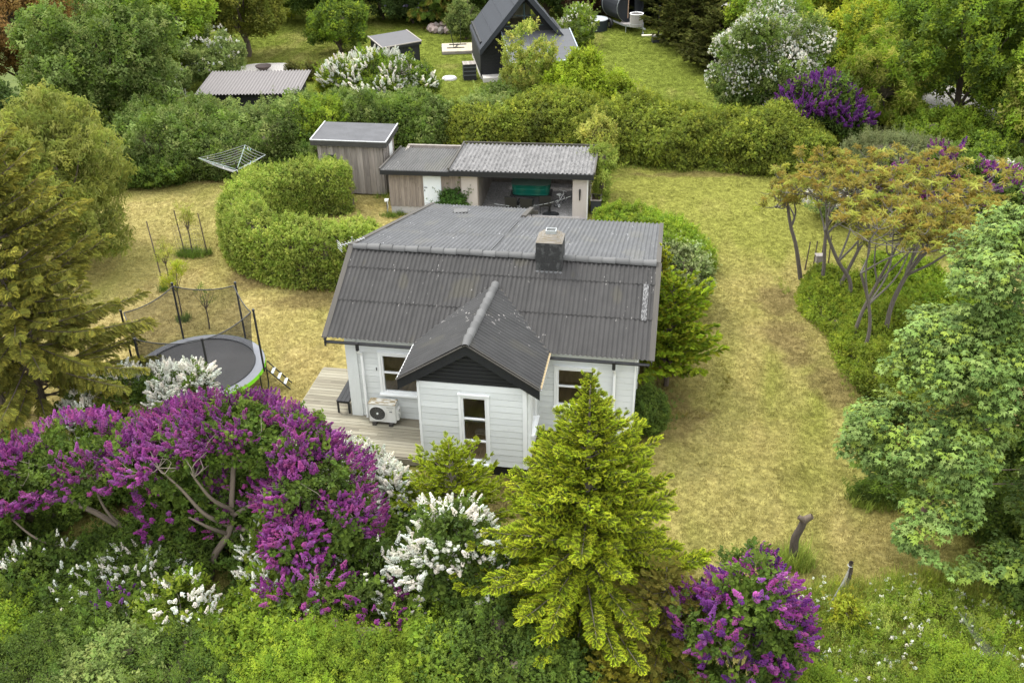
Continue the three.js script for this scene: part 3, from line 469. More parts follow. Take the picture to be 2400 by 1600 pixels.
// ---------- tall grey shed ----------
{
  const t = thing('garden_shed', 'tall silver-grey board shed with flat felt roof behind the clipped hedge', 'shed', -8.62, 0, -42.75, -9 * D2R);
  const felt = mat(1, 1, 1, 0.85, { map: tex(256, (u, v) => { const k = 0.055 + 0.03 * (fbm(u * 8, v * 8, 4, 541) - 0.5) + 0.02 * vn(u * 100, v * 100, 543); return [k, k, k * 1.06]; }) });
  cladWall(t, 'front_wall', 3.0, 0.05, 2.36, [], 0.135, greyWood, o => o, { vertical: true, seed: 31, proud: 0.025 });
  cladWall(t, 'right_wall', 1.75, 0.05, 2.5, [[1.02, 1.62, 0.1, 2.1]], 0.135, greyWood, o => { o.rotation.y = Math.PI / 2; o.position.set(3.0, 0, 0); }, { vertical: true, seed: 32, proud: 0.025 });
  cladWall(t, 'left_wall', 1.75, 0.05, 2.4, [], 0.135, greyWood, o => { o.rotation.y = -Math.PI / 2; o.position.set(0, 0, -1.75); }, { vertical: true, seed: 33 });
  cladWall(t, 'back_wall', 3.0, 0.05, 2.5, [], 0.135, greyWood, o => { o.rotation.y = Math.PI; o.position.set(3, 0, -1.75); }, { vertical: true, seed: 34 });
  part(t, 'door', box(0.03, 2.0, 0.60, 3.01, 1.1, -1.32), whiteTrim);
  const roof = part(t, 'roof', gridGeo(8, 8, (u, v) => V(-0.22 + 3.44 * u, 2.60 + 0.13 * v, 0.22 - 2.2 * v)), felt);
  const fm = mat(0.05, 0.048, 0.043, 0.9, { map: grainTex });
  part(roof, 'fascia', box(3.48, 0.24, 0.03, 1.5, 2.47, 0.23), fm);
  for (const x of [-0.24, 3.24]) part(roof, 'fascia', beam(V(x, 2.47, 0.23), V(x, 2.6, -2.0), 0.03, 0.24), fm);
  const tr = mat(0.40, 0.40, 0.40, 0.5);
  part(roof, 'edge_trim', box(3.52, 0.035, 0.05, 1.5, 2.61, 0.23), tr); for (const x of [-0.24, 3.24]) part(roof, 'edge_trim', beam(V(x, 2.615, 0.25), V(x, 2.75, -2.0), 0.05, 0.035), tr);
  part(t, 'bird_box', box(0.36, 0.18, 0.14, 0.62, 1.78, 0.12), mat(0.012, 0.02, 0.016, 0.6));
}

// ---------- trampoline ----------
{
  const t = thing('trampoline', 'round trampoline with dark safety net and lime green skirt on the dry lawn', 'trampoline', -9.81, 0, -26.15);
  const R = 2.0, H = 0.88, dark = mat(0.012, 0.013, 0.014, 0.5), pads = mat(0.20, 0.205, 0.225, 0.7, { map: paintTex });
  const bed = mat(1, 1, 1, 0.85, { map: tex(256, (u, v) => { const k = 0.062 + 0.03 * (fbm(u * 5, v * 5, 4, 551) - 0.5) + 0.012 * vn(u * 120, v * 120, 553); return [k, k * 0.97, k * 0.98]; }) });
  part(t, 'mat', new THREE.CircleGeometry(R - 0.27, 64).rotateX(-Math.PI / 2), bed, 0, H - 0.01, 0);
  const pad = part(t, 'safety_pad', gridGeo(96, 3, (u, v) => { const a = u * 2 * Math.PI, r = R - 0.30 + 0.32 * v; return V(r * Math.cos(a), H + 0.028 * Math.sin(v * Math.PI) + 0.004 * Math.sin(a * 46) * v, r * Math.sin(a)); }), pads);
  part(t, 'skirt', gridGeo(96, 2, (u, v) => { const a = u * 2 * Math.PI, r = R + 0.025 + 0.01 * v; return V(r * Math.cos(a), H + 0.005 - 0.13 * v, r * Math.sin(a)); }), mat(0.20, 0.62, 0.01, 0.5));
  part(t, 'frame', new THREE.TorusGeometry(R - 0.02, 0.022, 6, 64).rotateX(Math.PI / 2), galv, 0, H - 0.05, 0);
  part(t, 'edge_rope', new THREE.TorusGeometry(R - 0.28, 0.016, 5, 64).rotateX(Math.PI / 2), dark, 0, H + 0.02, 0);
  const ang = [3, 63, 121, 180, -119, -59].map(a => a * D2R), T = 2.9, tip = ang.map(a => V((R + 0.02) * Math.cos(a), T, (R + 0.02) * Math.sin(a)));
  const inner = ang.map(a => V((R - 0.06) * Math.cos(a), T, (R - 0.06) * Math.sin(a)));
  ang.forEach((a, i) => {
    const x = (R + 0.05) * Math.cos(a), z = (R + 0.05) * Math.sin(a);
    const p = part(t, 'net_pole', bar(V(x, 0.75, z), tip[i], 0.032, 10), dark); part(p, 'pole_cap', cyl(0.04, 0.045, 0.06, 10, tip[i].x, T + 0.02, tip[i].z), dark);
    const d = 0.17, lx = k => (R + 0.03) * Math.cos(a + k), lz = k => (R + 0.03) * Math.sin(a + k);
    part(t, 'leg', limb([V(lx(-d), H - 0.06, lz(-d)), V(lx(-d * 0.9), 0.12, lz(-d * 0.9)), V(lx(-d * 0.55), 0.03, lz(-d * 0.55)), V(lx(d * 0.55), 0.03, lz(d * 0.55)), V(lx(d * 0.9), 0.12, lz(d * 0.9)), V(lx(d), H - 0.06, lz(d))], 0.022, 0.022, 6, 24), dark);
  });
  const netTex = tex(256, (u, v) => { const a = (u * 64) % 1, b = (v * 64) % 1; return (a < 0.26 || b < 0.26) ? 0.85 : 0.42; }, { srgb: false, rep: [6, 6] });
  const net = new THREE.MeshStandardMaterial({ color: C3(0.012, 0.012, 0.014), roughness: 0.9, transparent: true, opacity: 0.8, alphaMap: netTex, side: THREE.DoubleSide });
  for (let i = 0; i < 6; i++) {
    const a = inner[i], b = inner[(i + 1) % 6], sag = u => 0.30 * 4 * u * (1 - u) * 0.45;
    const top = u => a.clone().lerp(b, u).add(V(0, -sag(u) - 0.05, 0));
    const a0 = ang[i], b0 = ang[(i + 1) % 6], da = ((b0 - a0) % (2 * Math.PI) + 2 * Math.PI) % (2 * Math.PI);
    const n = part(t, 'net', gridGeo(14, 8, (u, v) => { const q = a0 + da * u, r = R - 0.29, base = V(r * Math.cos(q), H + 0.03, r * Math.sin(q)); return base.lerp(top(u), v); }), net);
    part(n, 'top_rope', limb(Array.from({ length: 7 }, (_, k) => top(k / 6)), 0.018, 0.018, 5, 16), dark);
  }
  const lad = part(t, 'ladder', merge([bar(V(2.0, 0.80, -0.05), V(2.75, 0.0, 0.03), 0.02), bar(V(2.02, 0.80, -0.42), V(2.72, 0.0, -0.36), 0.02)]), dark);
  for (let i = 0; i < 3; i++) { const k = 0.30 + i * 0.24; part(lad, 'rung', box(0.09, 0.02, 0.36, 2.01 + 0.73 * k, 0.80 * (1 - k), -0.235 + 0.06 * k), galv); }
}
{ // rotary clothes dryer, opened like an inverted umbrella
  const t = thing('clothes_dryer', 'rotary clothes dryer with grey lines standing before the rear hedge', 'clothes dryer', -12.5, 0, -42.95);
  const wire = mat(0.24, 0.24, 0.24, 0.5), tips = [V(-1.6, 1.78, 0.2), V(0.2, 1.84, -1.3), V(1.4, 1.78, -0.05), V(0.3, 1.66, 1.75)], hub = V(0, 1.12, 0);
  part(t, 'pole', cyl(0.028, 0.028, 1.5, 8, 0, 0.75, 0), blackMetal);
  part(t, 'hub', cyl(0.06, 0.06, 0.12, 10, 0, 1.15, 0), blackMetal);
  tips.forEach((p, i) => { part(t, 'arm', bar(hub, p, 0.016), mat(0.25, 0.32, 0.29, 0.5));
    const q = tips[(i + 1) % 4];
    for (let k = 0; k < 7; k++) { const s = 0.34 + 0.66 * k / 6, a = hub.clone().lerp(p, s), b = hub.clone().lerp(q, s); part(t, 'line', limb([a, a.clone().lerp(b, 0.5).add(V(0, -0.05, 0)), b], 0.0085, 0.0085, 4, 6), wire); } });
  const r = RNG(9); for (let i = 0; i < 12; i++) { const k = Math.floor(r() * 4), s = 0.5 + 0.5 * r(), u = r(), a = hub.clone().lerp(tips[k], s).lerp(hub.clone().lerp(tips[(k + 1) % 4], s), u); part(t, 'peg', box(0.02, 0.08, 0.02, a.x, a.y - 0.05, a.z), [whitePlastic, mat(0.2, 0.45, 0.55, 0.5), whitePlastic][i % 3]); }
}
// ---------- young fruit trees, stakes and wire guards ----------
function stake(x, z, h, label, lean = 0) { const t = thing('tree_stake', label, 'stake', x, 0, z); const m = part(t, 'shaft', cyl(0.022, 0.03, h, 8, 0, h / 2, 0), mat(0.13, 0.10, 0.075, 0.9, { map: grainTex })); m.rotation.z = lean; part(m, 'tip', new THREE.ConeGeometry(0.024, 0.05, 8).translate(0, h + 0.024, 0), barkDark); }
stake(-13.2, -33.3, 2.75, 'tall thin stake beside the sapling behind the trampoline', 0.04);
stake(-13.35, -36.6, 1.8, 'leaning stake at the back of the wire guard', 0.05);
stake(-12.35, -36.35, 1.75, 'stake nearest the clipped hedge holding the wire guard', 0.04);
{ const t = thing('wire_guard', 'rusty wire mesh guard round a sapling on the dry lawn', 'wire guard', -12.95, 0, -36.4); const w = mat(0.2, 0.17, 0.14, 0.6);
  for (let i = 0; i < 9; i++) part(t, 'wire', bar(V(-0.55 + i * 0.14, 0, 0.1), V(-0.6 + i * 0.14, 1.25, 0.1 + 0.1 * Math.sin(i)), 0.004, 4), w);
  for (let i = 0; i < 7; i++) part(t, 'wire', bar(V(-0.55, 0.1 + i * 0.19, 0.1), V(0.55, 0.1 + i * 0.19 - 0.1 * Math.sin(i), 0.12), 0.004, 4), w); }
// ---------- stump, fence and net by the meadow ----------
{ const t = thing('tree_stump', 'bare sawn-off trunk standing alone on the dry lawn', 'stump', 6.82, 0, -17.98);
  part(t, 'trunk', limb([V(0, -0.05, 0), V(-0.04, 0.4, 0.02), V(-0.05, 0.75, 0), V(0.05, 1.1, 0), V(0.10, 1.36, 0)], 0.125, 0.085, 9, 12), barkDark);
  part(t, 'cut_knob', merge([limb([V(0.08, 1.3, 0), V(0.22, 1.42, 0.02), V(0.26, 1.45, 0.03)], 0.10, 0.07, 8), limb([V(0.08, 1.3, 0), V(-0.02, 1.4, 0.02), V(-0.06, 1.42, 0)], 0.08, 0.06, 8)]), mat(0.15, 0.115, 0.085, 0.95, { map: grainTex })); }
{ const t = thing('fence_post', 'dark leaning fence post at the edge of the flower meadow', 'fence post', 7.88, 0, -17.15); const p = part(t, 'shaft', limb([V(0, -0.05, 0), V(0.03, 0.35, 0), V(0, 0.72, 0)], 0.06, 0.055, 8), barkDark); part(p, 'tie', new THREE.TorusGeometry(0.062, 0.01, 5, 14).rotateX(Math.PI / 2), galv, 0, 0.62, 0); }
{ const t = thing('wire_fence', 'sagging grey wire net fence beside the leaning post', 'fence', 7.88, 0, -17.15); const m = mat(0.22, 0.22, 0.21, 0.6);
  for (let i = 0; i < 9; i++) { const y = 0.06 + i * 0.075; part(t, 'wire', limb([V(0, y, 0), V(-0.35, y * 0.55 + 0.05, 0.45), V(-0.8, y * 0.22 + 0.04, 0.9), V(-1.2, y * 0.10 + 0.03, 1.05)], 0.0035, 0.0035, 4, 10), m); }
  for (let i = 0; i < 16; i++) { const u = i / 15; part(t, 'wire', bar(V(-1.2 * u, 0.03, 1.05 * Math.sqrt(u)), V(-1.2 * u, 0.03 + 0.66 * Math.pow(1 - u, 1.6), 1.05 * Math.sqrt(u)), 0.003, 4), m); } }
{ const t = thing('garden_netting', 'pale sheer netting draped over stakes under the maple', 'netting', 10.6, 0, -14.6);
  const nm = new THREE.MeshStandardMaterial({ color: C3(0.22, 0.23, 0.22), roughness: 0.9, transparent: true, opacity: 0.3, alphaMap: tex(128, (u, v) => ((u * 32) % 1 < 0.22 || (v * 32) % 1 < 0.22) ? 0.9 : 0.05, { srgb: false, rep: [2, 3] }), side: THREE.DoubleSide });
  part(t, 'net', gridGeo(12, 10, (u, v) => V(-0.9 + 0.5 * v + 0.5 * u, 0.02 + 0.75 * (1 - v) * (1 - 0.4 * u) + 0.04 * Math.sin(u * 9 + v * 5), -0.9 + 1.7 * v + 0.15 * Math.sin(u * 6))), nm);
  for (const [x, z] of [[-0.75, -0.8], [-0.3, 0.1]]) part(t, 'stake', cyl(0.012, 0.012, 0.8, 6, x, 0.4, z), steel); }
{ const t = thing('nest_box', 'small grey nest box on a short post under the sumac trees', 'nest box', 11.55, 0, -33.1); part(t, 'box', box(0.22, 0.28, 0.2, 0, 0.85, 0), greyWood[0]); part(t, 'lid', box(0.3, 0.03, 0.28, 0, 1.01, 0), greyWood[2]); part(t, 'post', box(0.06, 0.72, 0.06, 0, 0.36, 0), greyWood[1]); }
[[11.35, -33.9, 0], [11.6, -33.75, 1], [11.95, -33.95, 2], [12.2, -33.8, 3]].forEach(([x, z, i]) => stake(x, z, 1.15 + 0.1 * i, ['first', 'second', 'third', 'fourth'][i] + ' of the short grey stakes behind the sumac from the lawn edge', 0.03 * (i - 1.5)));

// ---------- neighbour's plot ----------
{ // black gabled cabin
  const t = thing('black_cabin', 'steep black gabled cabin with glazed gable beyond the hedge', 'cabin', -1.55, 0, -60.4, 7 * D2R);
  const W = 5.55, Dp = 6.6, EH = 2.1, AH = 5.35, blue = mat(1, 1, 1, 0.85, { map: tex(256, (u, v) => { const k = 0.021 + 0.010 * (fbm(u * 6, v * 6, 4, 561) - 0.5); return [k * 0.85, k, k * 1.3]; }) });
  const sl = (AH - EH) / (W / 2);
  for (const s of [-1, 1]) {
    const e = W / 2 + s * (W / 2 + 0.08), roof = part(t, 'roof', (() => { const q = new THREE.Shape(); q.moveTo(W / 2, AH); q.lineTo(e, EH - 0.1); q.lineTo(e, EH - 0.38); q.lineTo(W / 2, AH - 0.32); q.closePath(); const g = new THREE.ExtrudeGeometry(q, { depth: Dp, bevelEnabled: false }); g.translate(0, 0, -Dp); return g; })(), blue);
    part(roof, 'bargeboard', (() => { const q = new THREE.Shape(); q.moveTo(W / 2, AH + 0.03); q.lineTo(e + s * 0.02, EH - 0.09); q.lineTo(e + s * 0.02, EH - 0.45); q.lineTo(W / 2, AH - 0.42); q.closePath(); const g = new THREE.ExtrudeGeometry(q, { depth: 0.05, bevelEnabled: false }); return g; })(), mat(0.014, 0.017, 0.022, 0.6));
    for (let i = 1; i < 4; i++) part(roof, 'felt_seam', beam(V(W / 2 + s * 0.02 + s * i * 0.68, AH - i * 0.68 * sl + 0.01, 0), V(W / 2 + s * 0.02 + s * i * 0.68, AH - i * 0.68 * sl + 0.01, -Dp), 0.03, 0.012), blue);
    cladWall(t, 'side_wall', Dp - 0.9, 0.2, EH + 0.2, [], 0.16, [tarBlack], o => { o.rotation.y = s * Math.PI / 2; o.position.set(s > 0 ? W - 0.04 : 0.04, 0, s > 0 ? -0.9 : -Dp); }, { seed: 40 + s });
  }
  const gt = [[W - 0.05, EH], [W / 2, AH - 0.4], [0.05, EH]];
  const wall = new THREE.Shape(); wall.moveTo(0.05, 0.2); wall.lineTo(W - 0.05, 0.2); gt.forEach(p => wall.lineTo(...p)); wall.closePath();
  const hole = new THREE.Path(); hole.moveTo(W / 2 - 1.18, 3.15); hole.lineTo(W / 2 + 1.18, 3.15); hole.lineTo(W / 2 + 0.12, 4.5); hole.lineTo(W / 2 - 0.12, 4.5); hole.closePath(); wall.holes.push(hole);
  const fw = part(t, 'gable_wall', new THREE.ExtrudeGeometry(wall, { depth: 0.1, bevelEnabled: false }), tarBlack, 0, 0, -0.95);
  for (let i = 0; i < 17; i++) { const y = 0.25 + i * 0.17; if (y < EH + 0.8) part(fw, 'board', box(Math.min(W - 0.1, (AH - 0.4 - y) / sl * 2), 0.155, 0.02, W / 2, y + 0.08, 0.112), tarBlack); }
  const gw = part(t, 'gable_window', merge([box(0.09, 1.35, 0.08, W / 2, 3.82, -0.88), box(2.36, 0.06, 0.08, W / 2, 3.15, -0.88), box(1.2, 0.04, 0.06, W / 2, 3.75, -0.88)]), mat(0.02, 0.05, 0.055, 0.5));
  for (const s of [-1, 1]) { const q = new THREE.Shape(); q.moveTo(W / 2 + s * 0.04, 3.17); q.lineTo(W / 2 + s * 1.14, 3.17); q.lineTo(W / 2 + s * 0.1, 4.48); q.lineTo(W / 2 + s * 0.04, 4.48); q.closePath(); part(gw, 'pane', new THREE.ShapeGeometry(q), glass, 0, 0, -0.89); }
  part(t, 'loft_floor', box(W - 2.6, 0.1, 3, W / 2, 2.9, -2.6), mat(0.4, 0.33, 0.25, 0.7)); part(t, 'loft_wall', box(1.7, 1.0, 0.1, W / 2, 3.4, -4.0), mat(0.5, 0.46, 0.4, 0.8));
  part(t, 'foundation', merge([box(W, 0.25, Dp - 0.9, W / 2, 0.08, -Dp / 2 - 0.45), box(1.35, 0.28, 0.9, 0.75, 0.14, -0.45)]), mat(0.5, 0.47, 0.43, 0.9, { map: paintTex }));
  // lean-to in front
  const fel = mat(0.075, 0.077, 0.082, 0.85, { map: paintTex }), tz = 3.35, A0 = 1.35, A1 = 5.6;
  for (let i = 0; i < 5; i++) part(t, 'felt_strip', gridGeo(2, 2, (u, v) => { const k = (i + v * 1.03) / 5; return V(A0 + 0.03 + (A1 - A0 - 0.06) * u, 2.82 - 0.76 * k + 0.012 * (5 - i) / 5, -0.92 + (tz + 0.92) * k); }), fel);
  for (const x of [A0, A1]) part(t, 'edge_trim', beam(V(x, 2.85, -0.92), V(x, 2.09, tz + 0.03), 0.06, 0.06), mat(0.28, 0.33, 0.37, 0.4));
  part(t, 'gutter', box(A1 - A0, 0.07, 0.08, (A0 + A1) / 2, 2.03, tz + 0.05), mat(0.5, 0.56, 0.6, 0.35));
  part(t, 'downpipe', cyl(0.035, 0.035, 1.9, 8, A0 + 0.22, 1.05, tz - 0.02), galv);
  cladWall(t, 'annex_wall', tz + 0.9, 0.1, 2.02, [], 0.16, [charcoal], o => { o.rotation.y = -Math.PI / 2; o.position.set(A0 + 0.02, 0, -0.9); }, { seed: 45, top: [[tz + 0.9, 2.02], [0, 2.78]] });
  cladWall(t, 'annex_wall', tz + 0.9, 0.1, 2.02, [], 0.16, [tarBlack], o => { o.rotation.y = Math.PI / 2; o.position.set(A1 - 0.02, 0, tz); }, { seed: 46, top: [[tz + 0.9, 2.78]] });
  part(t, 'annex_front', box(A1 - A0 - 0.2, 1.9, 0.08, (A0 + A1) / 2, 1.0, tz - 0.3), black);
  for (const x of [A0 + 0.06, A1 - 0.06, (A0 + A1) / 2]) part(t, 'annex_post', box(0.1, 1.95, 0.1, x, 1.0, tz - 0.06), tarBlack);
}
{ const t = thing('pallet_shelf', 'black slatted crate standing against the cabin side wall', 'crate', -2.35, 0, -61.3, 7 * D2R); part(t, 'carcass', box(0.8, 1.0, 0.75, 0, 0.5, 0), tarBlack); for (let i = 0; i < 3; i++) part(t, 'slat', box(0.78, 0.06, 0.02, 0, 0.35 + i * 0.24, 0.39), mat(0.06, 0.065, 0.07, 0.7)); for (let i = 0; i < 6; i++) part(t, 'top_slat', box(0.13, 0.025, 0.82, -0.35 + i * 0.14, 1.02, 0), greyWood[i % 4]); }
{ const t = thing('black_shed', 'small black shed with grey felt roof on the far lawn', 'shed', -7.75, 0, -62.5, 24 * D2R);
  for (const [w, x, z, r] of [[2.35, 0, 0, 0], [2.6, 2.35, 0, Math.PI / 2], [2.6, 0, -2.6, -Math.PI / 2], [2.35, 2.35, -2.6, Math.PI]]) cladWall(t, 'wall', w, 0, 1.72, [], 0.13, [tarBlack], o => { o.rotation.y = r; o.position.set(x, 0, z); }, { vertical: true, seed: 50 + w });
  const rf = part(t, 'roof', gridGeo(4, 4, (u, v) => V(-0.12 + 2.6 * u, 1.80 + 0.1 * v + 0.12 * u, 0.15 - 2.9 * v)), mat(0.09, 0.087, 0.09, 0.9, { map: paintTex }));
  part(rf, 'edge_trim', merge([beam(V(-0.12, 1.79, 0.16), V(2.48, 1.91, 0.16), 0.05, 0.06), beam(V(-0.14, 1.8, 0.15), V(-0.14, 1.9, -2.75), 0.06, 0.06), beam(V(2.5, 1.92, 0.15), V(2.5, 2.02, -2.75), 0.06, 0.06)]), greyWood[2]); part(rf, 'fascia', beam(V(-0.12, 1.68, 0.14), V(2.48, 1.78, 0.14), 0.03, 0.16), tarBlack); }
{ const t = thing('wood_store', 'long dark store with pale corrugated roof behind the rear hedge', 'shed', -16.6, 0, -53.2, -1 * D2R);
  part(t, 'roof_sheet', corrugated(V(-0.35, 2.05, -3.3), V(5.35, 2.05, -3.3), V(5.35, 1.80, 0.5), V(-0.35, 1.80, 0.5), 32, 0.042), roofPale);
  for (const [w, x, z, r] of [[5.0, 0, 0, 0], [2.8, 5, 0, Math.PI / 2], [2.8, 0, -2.8, -Math.PI / 2], [5, 5, -2.8, Math.PI]]) cladWall(t, 'wall', w, 0, 1.72, [], 0.15, [tarBlack], o => { o.rotation.y = r; o.position.set(x, 0, z); }, { seed: 60 + w });
  for (const x of [0.1, 1.7, 3.3, 4.9]) part(t, 'rafter', beam(V(x, 1.70, 0.45), V(x, 1.95, -3.2), 0.06, 0.1), black); }
{ const t = thing('fire_bowl', 'rusty iron fire bowl on the round gravel patch', 'fire bowl', -15.75, 0.09, -63.75); part(t, 'bowl', new THREE.LatheGeometry([[0.02, 0.10], [0.3, 0.14], [0.48, 0.27], [0.52, 0.36], [0.48, 0.34], [0.28, 0.2], [0.02, 0.17]].map(p => new THREE.Vector2(...p)), 28), mat(0.07, 0.05, 0.045, 0.7)); part(t, 'foot', cyl(0.16, 0.22, 0.12, 16, 0, 0.06, 0), mat(0.06, 0.045, 0.04, 0.7)); }
{ const t = thing('well_cover', 'flat grey concrete well lid in the green lawn', 'well lid', -3.62, 0, -61.35); part(t, 'lid', cyl(0.40, 0.42, 0.10, 28, 0, 0.10, 0), mat(0.52, 0.52, 0.52, 0.8, { map: paintTex })); part(t, 'ring', cyl(0.46, 0.48, 0.08, 28, 0, 0.06, 0), concrete); }
{ const t = thing('hammock_platform', 'square pale wooden platform beside the black cabin', 'platform', -3.3, 0, -68.6, 4 * D2R); for (let i = 0; i < 13; i++) part(t, 'plank', box(2.3, 0.04, 0.165, 0, 0.20, -1.05 + i * 0.175), mat(0.46 + 0.05 * (i % 3), 0.41 + 0.04 * (i % 3), 0.33, 0.8, { map: grainTex })); part(t, 'edge', merge([box(2.3, 0.16, 0.04, 0, 0.1, 1.15), box(0.04, 0.16, 2.3, -1.16, 0.1, 0)]), greyWood[1]); }
{ const t = thing('hammock_stand', 'black metal hammock stand on the square platform', 'stand', -3.45, 0.22, -68.7, 0.1); part(t, 'base_bar', box(1.2, 0.05, 0.06, -0.1, 0.03, 0.4), blackMetal); part(t, 'base_bar', box(1.2, 0.05, 0.06, 0.1, 0.03, -0.5), blackMetal); part(t, 'spine', beam(V(-0.1, 0.06, 0.4), V(0.1, 0.06, -0.5), 0.05, 0.05), blackMetal); part(t, 'upright', bar(V(-0.2, 0, 0.4), V(-0.42, 1.2, 0.4), 0.03), blackMetal); part(t, 'upright', bar(V(0.3, 0, -0.5), V(0.34, 1.7, -0.5), 0.015), blackMetal); }
{ const t = thing('stone_planter', 'round stone planting ring below the far conifer', 'planter', -4.6, 0, -74.2); const r = RNG(5); for (let i = 0; i < 14; i++) { const a = i / 14 * 2 * Math.PI; const o = part(t, 'stone', new THREE.DodecahedronGeometry(0.34, 0).scale(1, 0.9, 0.7), mat(0.22 + 0.06 * r(), 0.2, 0.18, 0.95), 1.0 * Math.cos(a), 0.25, 0.8 * Math.sin(a)); o.rotation.y = -a; } part(t, 'soil', cyl(0.9, 0.9, 0.35, 18, 0, 0.18, 0).scale(1, 1, 0.8), mat(0.08, 0.06, 0.04, 1)); }
{ // barrel sauna on a trailer
  const t = thing('barrel_sauna', 'black barrel sauna mounted on a road trailer by the trees', 'sauna', 9.05, 0, -73.4, 0.42);
  const B = mat(0.018, 0.021, 0.028, 0.55, { map: grainTex }), R = 1.05, cy = 1.66;
  for (let i = 0; i < 30; i++) { const a = i / 30 * 2 * Math.PI; const o = part(t, 'stave', box(0.225, 0.05, 2.5), B, R * Math.sin(a), cy + R * Math.cos(a), -1.25); o.rotation.z = -a; }
  part(t, 'band', new THREE.TorusGeometry(R + 0.035, 0.018, 5, 48), galv, 0, cy, -0.12); part(t, 'band', new THREE.TorusGeometry(R + 0.035, 0.018, 5, 48), galv, 0, cy, -2.3);
  const f = new THREE.Shape(); f.absarc(0, 0, R - 0.02, 0, 2 * Math.PI); const dh = new THREE.Path(); dh.moveTo(-0.02, -0.8); dh.lineTo(0.5, -0.8); dh.lineTo(0.5, 0.72); dh.lineTo(-0.02, 0.72); dh.closePath(); f.holes.push(dh);
  part(t, 'front_wall', new THREE.ExtrudeGeometry(f, { depth: 0.05, bevelEnabled: false }), B, 0, cy, -0.35);
  part(t, 'back_wall', new THREE.CircleGeometry(R - 0.02, 40), B, 0, cy, -2.4);
  part(t, 'bench', box(1.6, 0.06, 0.6, 0, cy - 0.3, -2.0), mat(0.35, 0.24, 0.15, 0.7)); part(t, 'door_post', box(0.06, 1.55, 0.06, -0.05, cy - 0.06, -0.30), mat(0.40, 0.27, 0.18, 0.6));
  const ch = part(t, 'chassis', merge([box(0.1, 0.1, 3.0, -0.7, 0.52, -1.2), box(0.1, 0.1, 3.0, 0.7, 0.52, -1.2), beam(V(-0.7, 0.52, 0.3), V(0, 0.5, 1.75), 0.1, 0.1), beam(V(0.7, 0.52, 0.3), V(0, 0.5, 1.75), 0.1, 0.1), box(1.5, 0.1, 0.1, 0, 0.52, 0.3), box(0.1, 0.1, 0.5, 0, 0.5, 1.85)]), galv);
  part(ch, 'jockey_wheel', merge([cyl(0.03, 0.03, 0.75, 8, 0.12, 0.5, 1.6), cyl(0.1, 0.1, 0.06, 14).rotateZ(Math.PI / 2).translate(0.12, 0.1, 1.6)]), galv); part(ch, 'support_leg', cyl(0.025, 0.025, 0.5, 8, -0.62, 0.25, 0.45), galv);
  for (const x of [-0.98, 0.98]) { const w = part(t, 'wheel', new THREE.TorusGeometry(0.22, 0.09, 8, 22).rotateY(Math.PI / 2), mat(0.02, 0.02, 0.02, 0.9), x, 0.31, -1.3); part(w, 'rim', cyl(0.16, 0.16, 0.1, 16).rotateZ(Math.PI / 2), steel); part(t, 'mudguard', new THREE.TorusGeometry(0.36, 0.1, 4, 18, Math.PI).scale(1, 1, 1.3).rotateY(Math.PI / 2), black, x, 0.31, -1.3); }
  for (let i = 0; i < 7; i++) part(t, 'deck_plank', box(0.2, 0.03, i > 0 && i < 6 ? 1.2 : 0.75, -0.63 + i * 0.21, 0.60, 0.15), mat(0.5, 0.45, 0.42, 0.8, { map: grainTex }));
}
{ const t = thing('wooden_tub', 'grey wooden plunge tub standing on the sauna trailer', 'tub', 9.32, 0.62, -72.05); for (let i = 0; i < 22; i++) { const a = i / 22 * 2 * Math.PI; const o = part(t, 'stave', box(0.142, 0.86, 0.03), mat(0.33 + 0.08 * h2(i, 1, 1), 0.31 + 0.075 * h2(i, 1, 1), 0.3 + 0.07 * h2(i, 1, 1), 0.85, { map: grainTex }), 0.46 * Math.sin(a), 0.43, 0.46 * Math.cos(a)); o.rotation.y = a; } part(t, 'rim', new THREE.TorusGeometry(0.47, 0.035, 6, 32).rotateX(Math.PI / 2), mat(0.72, 0.71, 0.7, 0.5), 0, 0.87, 0); part(t, 'bottom', cyl(0.45, 0.45, 0.03, 24, 0, 0.25, 0), greyWood[1]); part(t, 'hoop', new THREE.TorusGeometry(0.485, 0.012, 5, 32).rotateX(Math.PI / 2), galv, 0, 0.2, 0); }
{ const t = thing('hot_tub', 'low black round hot tub with grey cover beside the sauna', 'hot tub', 6.55, 0, -73.7); part(t, 'shell', cyl(0.86, 0.86, 0.82, 30, 0, 0.42, 0), mat(0.012, 0.018, 0.024, 0.5)); part(t, 'cover', new THREE.LatheGeometry([[0.01, 0.93], [0.5, 0.91], [0.9, 0.86], [0.9, 0.80]].map(p => new THREE.Vector2(...p)), 32), mat(0.34, 0.36, 0.37, 0.7, { map: paintTex })); }
{ const t = thing('garden_stove', 'black garden stove with tall flue pipe beside the sauna', 'stove', 10.6, 0, -69.7, 0.05); part(t, 'body', box(0.85, 0.42, 0.55, 0, 0.22, 0), mat(0.03, 0.032, 0.036, 0.7)); part(t, 'flue', cyl(0.055, 0.055, 2.1, 10, 0, 1.45, 0), black); part(t, 'shelf', box(1.5, 0.05, 0.3, -0.35, 0.44, -0.35), mat(0.6, 0.55, 0.42, 0.7)); }

